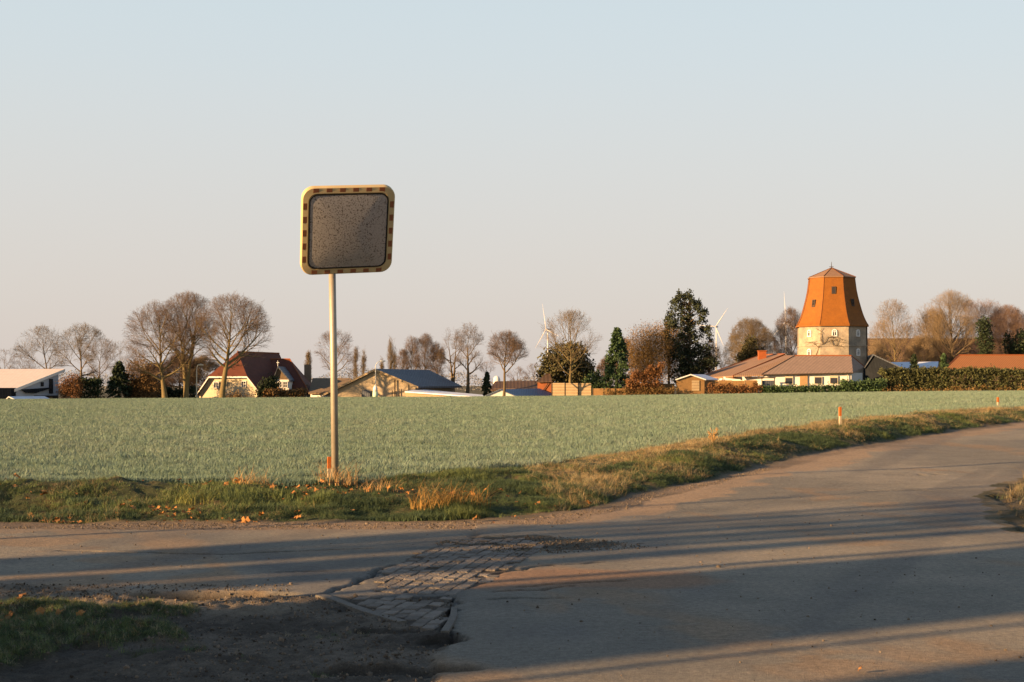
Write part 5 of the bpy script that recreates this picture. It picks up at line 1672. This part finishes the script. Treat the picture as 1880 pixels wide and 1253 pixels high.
    B('bare_tree', 'low bushy bare tree in front of the great brown roof', 'tree', 1610, 705, 625, 1588, 1640, 272, 91, 3, 'bark_lit', 'twig_sunlit', cz=.5, fork=.1, limbs=24, dens=1.28)
    B('bare_tree', 'low golden bare bush below the tallest tree on the right', 'tree', 1690, 705, 615, 1660, 1722, 274, 92, 3, 'bark_lit', 'twig_sunlit', cz=.5, fork=.1, limbs=24, dens=1.44)
    for i, (px, yt, w, kk, lb) in enumerate(((1665, 590, 24, 'twig_sunlit', 'bare tree filling the gap between the open tree and golden tree'), (1725, 585, 26, 'twig_sunlit', 'golden bare tree behind the left edge of the tallest tree'), (1778, 552, 28, 'twig_red_sunlit', 'reddish bare tree between the tallest tree and the ivy-clad trunk'), (1828, 572, 26, 'twig_red_sunlit', 'reddish bare tree just right of the ivy-clad trunk'), (1862, 590, 24, 'twig_red_sunlit', 'bare tree above the dark evergreen at the right edge'), (1350, 612, 22, 'twig_grey', 'grey bare tree between second turbine and pale bare tree'), (1402, 600, 26, 'twig_gold', 'bare tree behind the bungalow ridge'), (1434, 598, 22, 'twig_grey', 'grey bare tree under the third wind turbine'), (1470, 610, 20, 'twig_red', 'bare tree half hidden behind the left wall of the mill'), (1148, 622, 22, 'twig_red', 'bare tree showing between cypress and copper beech'), (1118, 655, 24, 'twig_red', 'low bare tree behind the foot of the cypress'), (330, 650, 40, 'twig_red', 'reddish bare tree behind the middle beech'), (375, 655, 34, 'twig_gold', 'golden bare tree behind the farmhouse corner'), (285, 668, 34, 'twig_red', 'low bare tree behind the left beech'))):
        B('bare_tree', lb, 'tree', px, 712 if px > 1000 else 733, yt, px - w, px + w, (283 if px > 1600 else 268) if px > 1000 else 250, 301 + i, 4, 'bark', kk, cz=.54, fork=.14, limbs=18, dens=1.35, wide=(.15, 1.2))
    for i, (px, yt, w, kk, lb) in enumerate(((1700, 558, 30, 'twig_sunlit', 'warm-lit bare tree closing the row left of the tallest tree'), (1772, 546, 34, 'twig_sunlit', 'warm-lit bare tree directly right of the tallest tree'), (1820, 552, 34, 'twig_red_sunlit', 'warm-lit reddish bare tree behind the ivy-clad trunk on its right'), (1858, 566, 30, 'twig_red_sunlit', 'warm-lit reddish bare tree at the right end of the row'), (1622, 585, 30, 'twig_sunlit', 'low warm-lit bare tree between mill wall and open pale tree'))):
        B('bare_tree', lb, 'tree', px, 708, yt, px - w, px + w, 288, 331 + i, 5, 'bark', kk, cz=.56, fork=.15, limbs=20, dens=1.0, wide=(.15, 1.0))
    # evergreens and leafy shrubs
    put_conifer('spruce_tree', 'dark cone-shaped conifer left of the three beeches', 219, 736, 665, 26, 222, 'darkgreen', 1, 3600, .4, pw=.6)
    put_conifer('cypress_tree', 'tall green cypress with pointed top right of the pale fence', 1133, 727, 602, 30, 224, 'conifer', 2, 8500, .34, pw=.6, rough=.16)
    put_conifer('cypress_tree', 'small dark conifer before the frosted roofs', 1678, 700, 650, 13, 232, 'darkgreen', 3, 2000, .34, pw=.7)
    put_conifer('cypress_tree', 'small dark conifer at the left end of the orange tiled roof', 1733, 700, 650, 11, 229.5, 'conifer', 4, 2000, .34, pw=.7)
    put_conifer('spruce_tree', 'small dark spruce behind the low shed', 894, 731, 684, 11, 236, 'darkgreen', 5, 1500, .36, pw=.8)
    L = put_leafy
    L('red_shrub', 'rust red upright shrub at the right wall of the hall', 'shrub', 129, 737, 214, [(120, 714, 11, 20), (136, 710, 13, 24)], 'rust', 101, 7000, .16, .3, trunk=False, shell=.2)
    put_hedge('clipped_hedge', 'dark clipped hedge between the red shrub and the conifer', 146, 186, 699, 738, 217, 1.6, 'darkgreen', 102, 3600, .3, .06)
    put_hedge('low_hedge', 'long low dark hedge under the three beeches', 236, 362, 716, 738, 228, 1.6, 'darkgreen', 103, 5200, .32, .35)
    L('brown_bush', 'large brown-green bush right of the cone-shaped conifer', 'bush', 258, 736, 224, [(256, 690, 27, 32), (272, 712, 26, 24), (244, 712, 20, 22)], 'brownleaf', 104, 14000, .19, .4, shell=.35)
    L('dark_bush', 'dark evergreen bush against the farmhouse valley', 'bush', 491, 735, 228, [(490, 716, 13, 19), (502, 708, 8, 16), (482, 722, 9, 12)], 'darkgreen', 105, 3000, .32, .3, trunk=False)
    put_hedge('brown_hedge', 'brown rounded hedge below the white dormer windows', 486, 560, 718, 736, 226.5, 1.6, 'brownleaf', 106, 3600, .3, .3)
    L('dry_bush', 'thin pinkish bare bush at the foot of the cream gable', 'bush', 434, 735, 227, [(420, 728, 16, 7), (440, 727, 18, 9)], 'copper', 107, 500, .22, .3, trunk=False, shell=.1)
    L('brown_thicket', 'brown leafy thicket behind the middle beeches', 'thicket', 355, 735, 252, [(330, 690, 34, 40), (365, 680, 28, 42), (300, 705, 30, 28)], 'brownleaf', 108, 8000, .12, .6, shell=.1)
    L('yew_tree', 'broad dark yew behind the mossy bare tree', 'tree', 1040, 725, 236, [(1040, 672, 40, 42), (1012, 690, 24, 30), (1068, 688, 26, 32), (1052, 655, 24, 24), (1010, 664, 14, 22)], 'olive', 109, 8000, .45, .45, droop=.3, shell=.5)
    L('dark_bush', 'dark green bush between the board fence and the cypress', 'bush', 1094, 726, 228, [(1092, 704, 16, 20), (1104, 715, 13, 12)], 'conifer', 110, 2600, .32, .35, trunk=False)
    L('beech_bush', 'tall copper-leaved beech right of the cypress', 'tree', 1195, 722, 236, [(1180, 640, 30, 42), (1205, 632, 30, 36), (1190, 672, 36, 34), (1165, 655, 18, 34)], 'copper', 111, 30000, .16, .55, shell=.2)
    L('beech_bush', 'brown-green leafy tree between copper beech and pine', 'tree', 1228, 722, 242, [(1232, 625, 30, 32), (1238, 665, 28, 34)], 'brownleaf', 112, 18000, .16, .55, shell=.2)
    put_hedge('rust_hedge', 'rusty brown shrub mass in front of the slatted fence and copper beech', 1152, 1216, 687, 724, 220.6, 1.8, 'rust', 113, 9000, .24, .7)
    put_hedge('golden_shrub_row', 'golden dry shrubs along the foot of the slatted fence', 1108, 1240, 717, 727, 219.5, .8, 'copper', 114, 2600, .2, 1.0)
    put_hedge('rust_shrub_row', 'rust brown shrub row before the fence near the bungalow', 1300, 1397, 711, 725, 219.5, 1.2, 'rust', 115, 3000, .24, 1.5)
    put_hedge('ivy_hedge', 'low green ivy hedge in front of the white bungalow', 1398, 1560, 713, 722, 219.5, 1.3, 'ivy', 116, 6500, .28, .3)
    put_hedge('ivy_hedge', 'taller green ivy bush row right of the bungalow', 1545, 1622, 702, 721, 219.8, 1.8, 'ivy', 117, 4800, .32, .4)
    put_hedge('tall_hedge', 'tall olive brown hedge along the field at the right', 1617, 1960, 681, 722, 222, 2.6, 'hedge', 118, 26000, .32, .16, D1=218)
    put_hedge('straw_strip', 'strip of orange dry growth at the foot of the tall hedge', 1612, 1900, 714, 722, 219, .8, 'copper', 119, 1500, .22, .9, cat='dry plants', D1=216)
    L('ivy_tree', 'ivy-clad dark green trunk among bare trees at right', 'tree', 1809, 705, 244, [(1806, 600, 11, 18), (1810, 628, 13, 24), (1808, 655, 12, 18)], 'darkgreen', 120, 2800, .34, .3, shell=.4)
    L('ivy_tree', 'ivy-clad bush behind the bungalow chimney', 'tree', 1378, 700, 252, [(1378, 640, 14, 22), (1372, 660, 18, 18)], 'olive', 121, 2600, .34, .35, shell=.3)
    L('ivy_tree', 'dark evergreen bush at the far right edge above the orange roof', 'tree', 1866, 700, 247, [(1866, 640, 14, 14), (1880, 626, 14, 20), (1852, 632, 7, 22)], 'darkgreen', 122, 2600, .36, .35)
    L('grey_bush', 'dark grey bush at right of the pine foot', 'bush', 1302, 705, 240, [(1300, 655, 18, 28), (1288, 680, 22, 20)], 'brownleaf', 123, 8000, .15, .5, shell=.2)
    # tall pine
    pr = random.Random(7)
    el = []
    for i in range(95):
        u = i / 94
        y = 540 + u * 135
        w = float(np.interp(y, [538, 550, 565, 590, 620, 650, 680], [6, 20, 31, 39, 42, 44, 42]))
        side = pr.choice((-1, 1)) * pr.random() ** .6
        el.append((1257 + u * 14 + side * w, y + pr.uniform(-4, 4), pr.uniform(5, 8.5), pr.uniform(4.5, 7), pr.uniform(-3.2, 3.2)))
    el += [(1275, 665, 28, 34), (1262, 690, 30, 22), (1258, 545, 9, 8), (1258, 575, 14, 22), (1262, 615, 18, 26)]
    L('pine_tree', 'tall dark pine with tufted layered crown', 'tree', 1266, 715, 239, el, 'pine', 124, 15000, .34, .22, shell=.3, per=12, trunk_top=560, nbr=1)
    # small plants: dry stalk on the bank, straw tufts by the mirror pole
    st = thing('dry_weed', 'upright dry brown weed standing on top of the bank', 'weed', Vector((2.87, 20.3, Hs(2.87, 20.3))))
    m = MB(); p0 = Vector(st.location)
    for i in range(16):
        a = pr.uniform(0, 6.28); e = Vector((math.cos(a) * .075, math.sin(a) * .075, pr.uniform(.1, .24)))
        m.path([p0 + e * .02, p0 + e * .5 + Vector((0, 0, .06)), p0 + e], [.004, .003, .006], 4)
        for j in range(3):
            q = p0 + e * pr.uniform(.6, 1); m.path([q, q + Vector((pr.gauss(0, .02), pr.gauss(0, .02), pr.uniform(.0, .04)))], [.003, .006], 4)
    m.build('stems', MAT['straw'], st)
    for (x, y, n, h, lb, mt) in ((-1.82, 14.72, 160, .30, 'straw-coloured grass tuft wrapped round the foot of the mirror pole', 'dry'), (-.72, 13.2, 260, .30, 'orange-yellow grass tussock at the right end of the verge', 'gold'), (-2.65, 14.5, 120, .26, 'bleached leaning grass tuft at left of the mirror pole', 'dry'), (-1.35, 14.2, 90, .2, 'grey-brown tangled grass at right of the mirror pole', 'dry'), (-.42, 13.35, 200, .26, 'yellow-green grass tussock beside the orange-yellow tussock', 'gold'), (-2.95, 13.3, 110, .22, 'green-yellow tussock in the middle of the verge', 'green')):
        z = Hs(x, y)
        v, f = tuft_mesh(pr, n, h, .0045, .16, 1.0, 4)
        v = np.array(v) * np.array([1.4, 1.2, 1]) + np.array([x, y, z])
        mat = {'dry': MAT['straw'], 'gold': M('gold_blades', (.26, .15, .04), .85, 9, .2, island=.45), 'green': M('yellowgreen_blades', (.13, .13, .03), .85, 9, .2, island=.45)}[mt]
        o = link_mesh('grass_tussock', v, [tuple(q) for q in f], mat)
        tag(o, lb, 'grass tuft', 'grass tussocks on the verge')
    # trees beside the camera, out of the frame: their trunks cast the long shadows on the lane
    c, s = math.cos(R(SUN_AZ)), math.sin(R(SUN_AZ))

    def qp(q, p): return (q * c + p * s, -q * s + p * c)
    for i, (q, p, r, h, lb) in enumerate(((-6.85, -17, .62, 13, 'thick old roadside tree nearest the lane behind the viewpoint'), (-5.78, -19, .6, 13, 'second thick roadside tree behind the viewpoint'), (-4.0, -18, .4, 12, 'medium roadside tree farthest behind the viewpoint'), (-7.68, -9, .055, 6, 'slender sapling beside the thick roadside trees'), (-11.75, -8, .036, 6, 'thinnest sapling by the field corner'), (-5.04, -9, .035, 6, 'slender sapling behind the viewpoint'), (-3.3, -12, .05, 7, 'young tree with dark stem well behind the viewpoint'))):
        x, y = qp(q, p); z = Hs(x, y) - .1
        t = thing('roadside_tree', lb, 'tree', Vector((x, y, z)), 'roadside trees behind the viewpoint')
        tb, sg = bare_tree(Vector((x, y, z)), h, h * .28 if r > .1 else .8, 200 + i, r / .8, .6, .8, limbs=8 if r > .1 else 4, dens=.5)
        tb.build('trunk', MAT['bark'], t, True)
        v, f = sg.mesh(); link_mesh('crown', v, f, MAT['twig'], t)

    # old many-stemmed tree beside the side road: solid below, dividing five metres up
    x, y = qp(-9.55, -20); z = Hs(x, y) - .1
    t = thing('roadside_tree', 'old many-stemmed roadside tree dividing above head height by the side road', 'tree', Vector((x, y, z)), 'roadside trees behind the viewpoint')
    m = MB(); sg = Segs(); rg = random.Random(4)
    for q0, q1, q2, r0, r1 in ((-10.25, -10.3, -10.62, .11, .07), (-10.1, -10.15, -10.3, .17, .1), (-9.85, -9.9, -9.98, .17, .06), (-9.58, -9.6, -9.68, .2, .14), (-9.05, -9.05, -9.3, .19, .16), (-8.85, -8.85, -8.95, .17, .11), (-8.42, -8.42, -8.5, .24, .13)):
        dp = rg.uniform(-.5, .5); pts = []; rad = []
        for h_, q_, r_ in ((-.3, q0, r0 * 1.25), (2.4, q0 * .6 + q1 * .4, r0 * 1.08), (4.4, q1, r0), (5.4, (q1 + q2) / 2 + rg.uniform(-.04, .04), (r0 + r1) / 2), (6.4, q2, r1), (8.0, q2 + rg.uniform(-.3, .3), r1 * .6), (10.5, q2 + rg.uniform(-.8, .8), .02)):
            xx, yy = qp(q_, -20 + dp); pts.append(Vector((xx, yy, z + h_))); rad.append(r_)
        m.path(pts, rad, 9)
        for j in range(26):
            i = rg.choice((4, 4, 5, 5, 3)); u = rg.random(); p0 = pts[i].lerp(pts[i + 1], u)
            d = Vector((rg.gauss(0, .6), rg.gauss(0, .6), rg.uniform(.3, 1))); e = p0 + d * rg.uniform(.5, 1.4)
            sg.add(p0, e, .02, .008)
            for w_ in range(3):
                sg.add(p0.lerp(e, .6), e + Vector((rg.gauss(0, .4), rg.gauss(0, .4), rg.uniform(.1, .5))), .008, .004)
    m.build('trunk', MAT['bark'], t, True); v, f = sg.mesh(); link_mesh('crown', v, f, MAT['twig'], t)


trees()


def far_wood():
    """low far-off wood that reads as one mass along the horizon"""
    rng = np.random.default_rng(77)
    n = 60000
    px = rng.uniform(-300, 2200, n); D = rng.uniform(560, 760, n)
    hh = 6 + 7 * (fbm(px * .012, px * 0 + 3, 5, 4) + .5)
    x = (px - CX) / F * D
    z = -3 + rng.random(n) ** .7 * hh
    v, f = leaf_quads(rng, np.stack([x, D, z], -1), .55)
    tag(link_mesh('far_wood', v, f, M('far_wood_hazed', (.16, .15, .14), .9, .2, .2, island=.3)), kind='stuff')  # distance haze is put into the paler, greyer twig colour


far_wood()
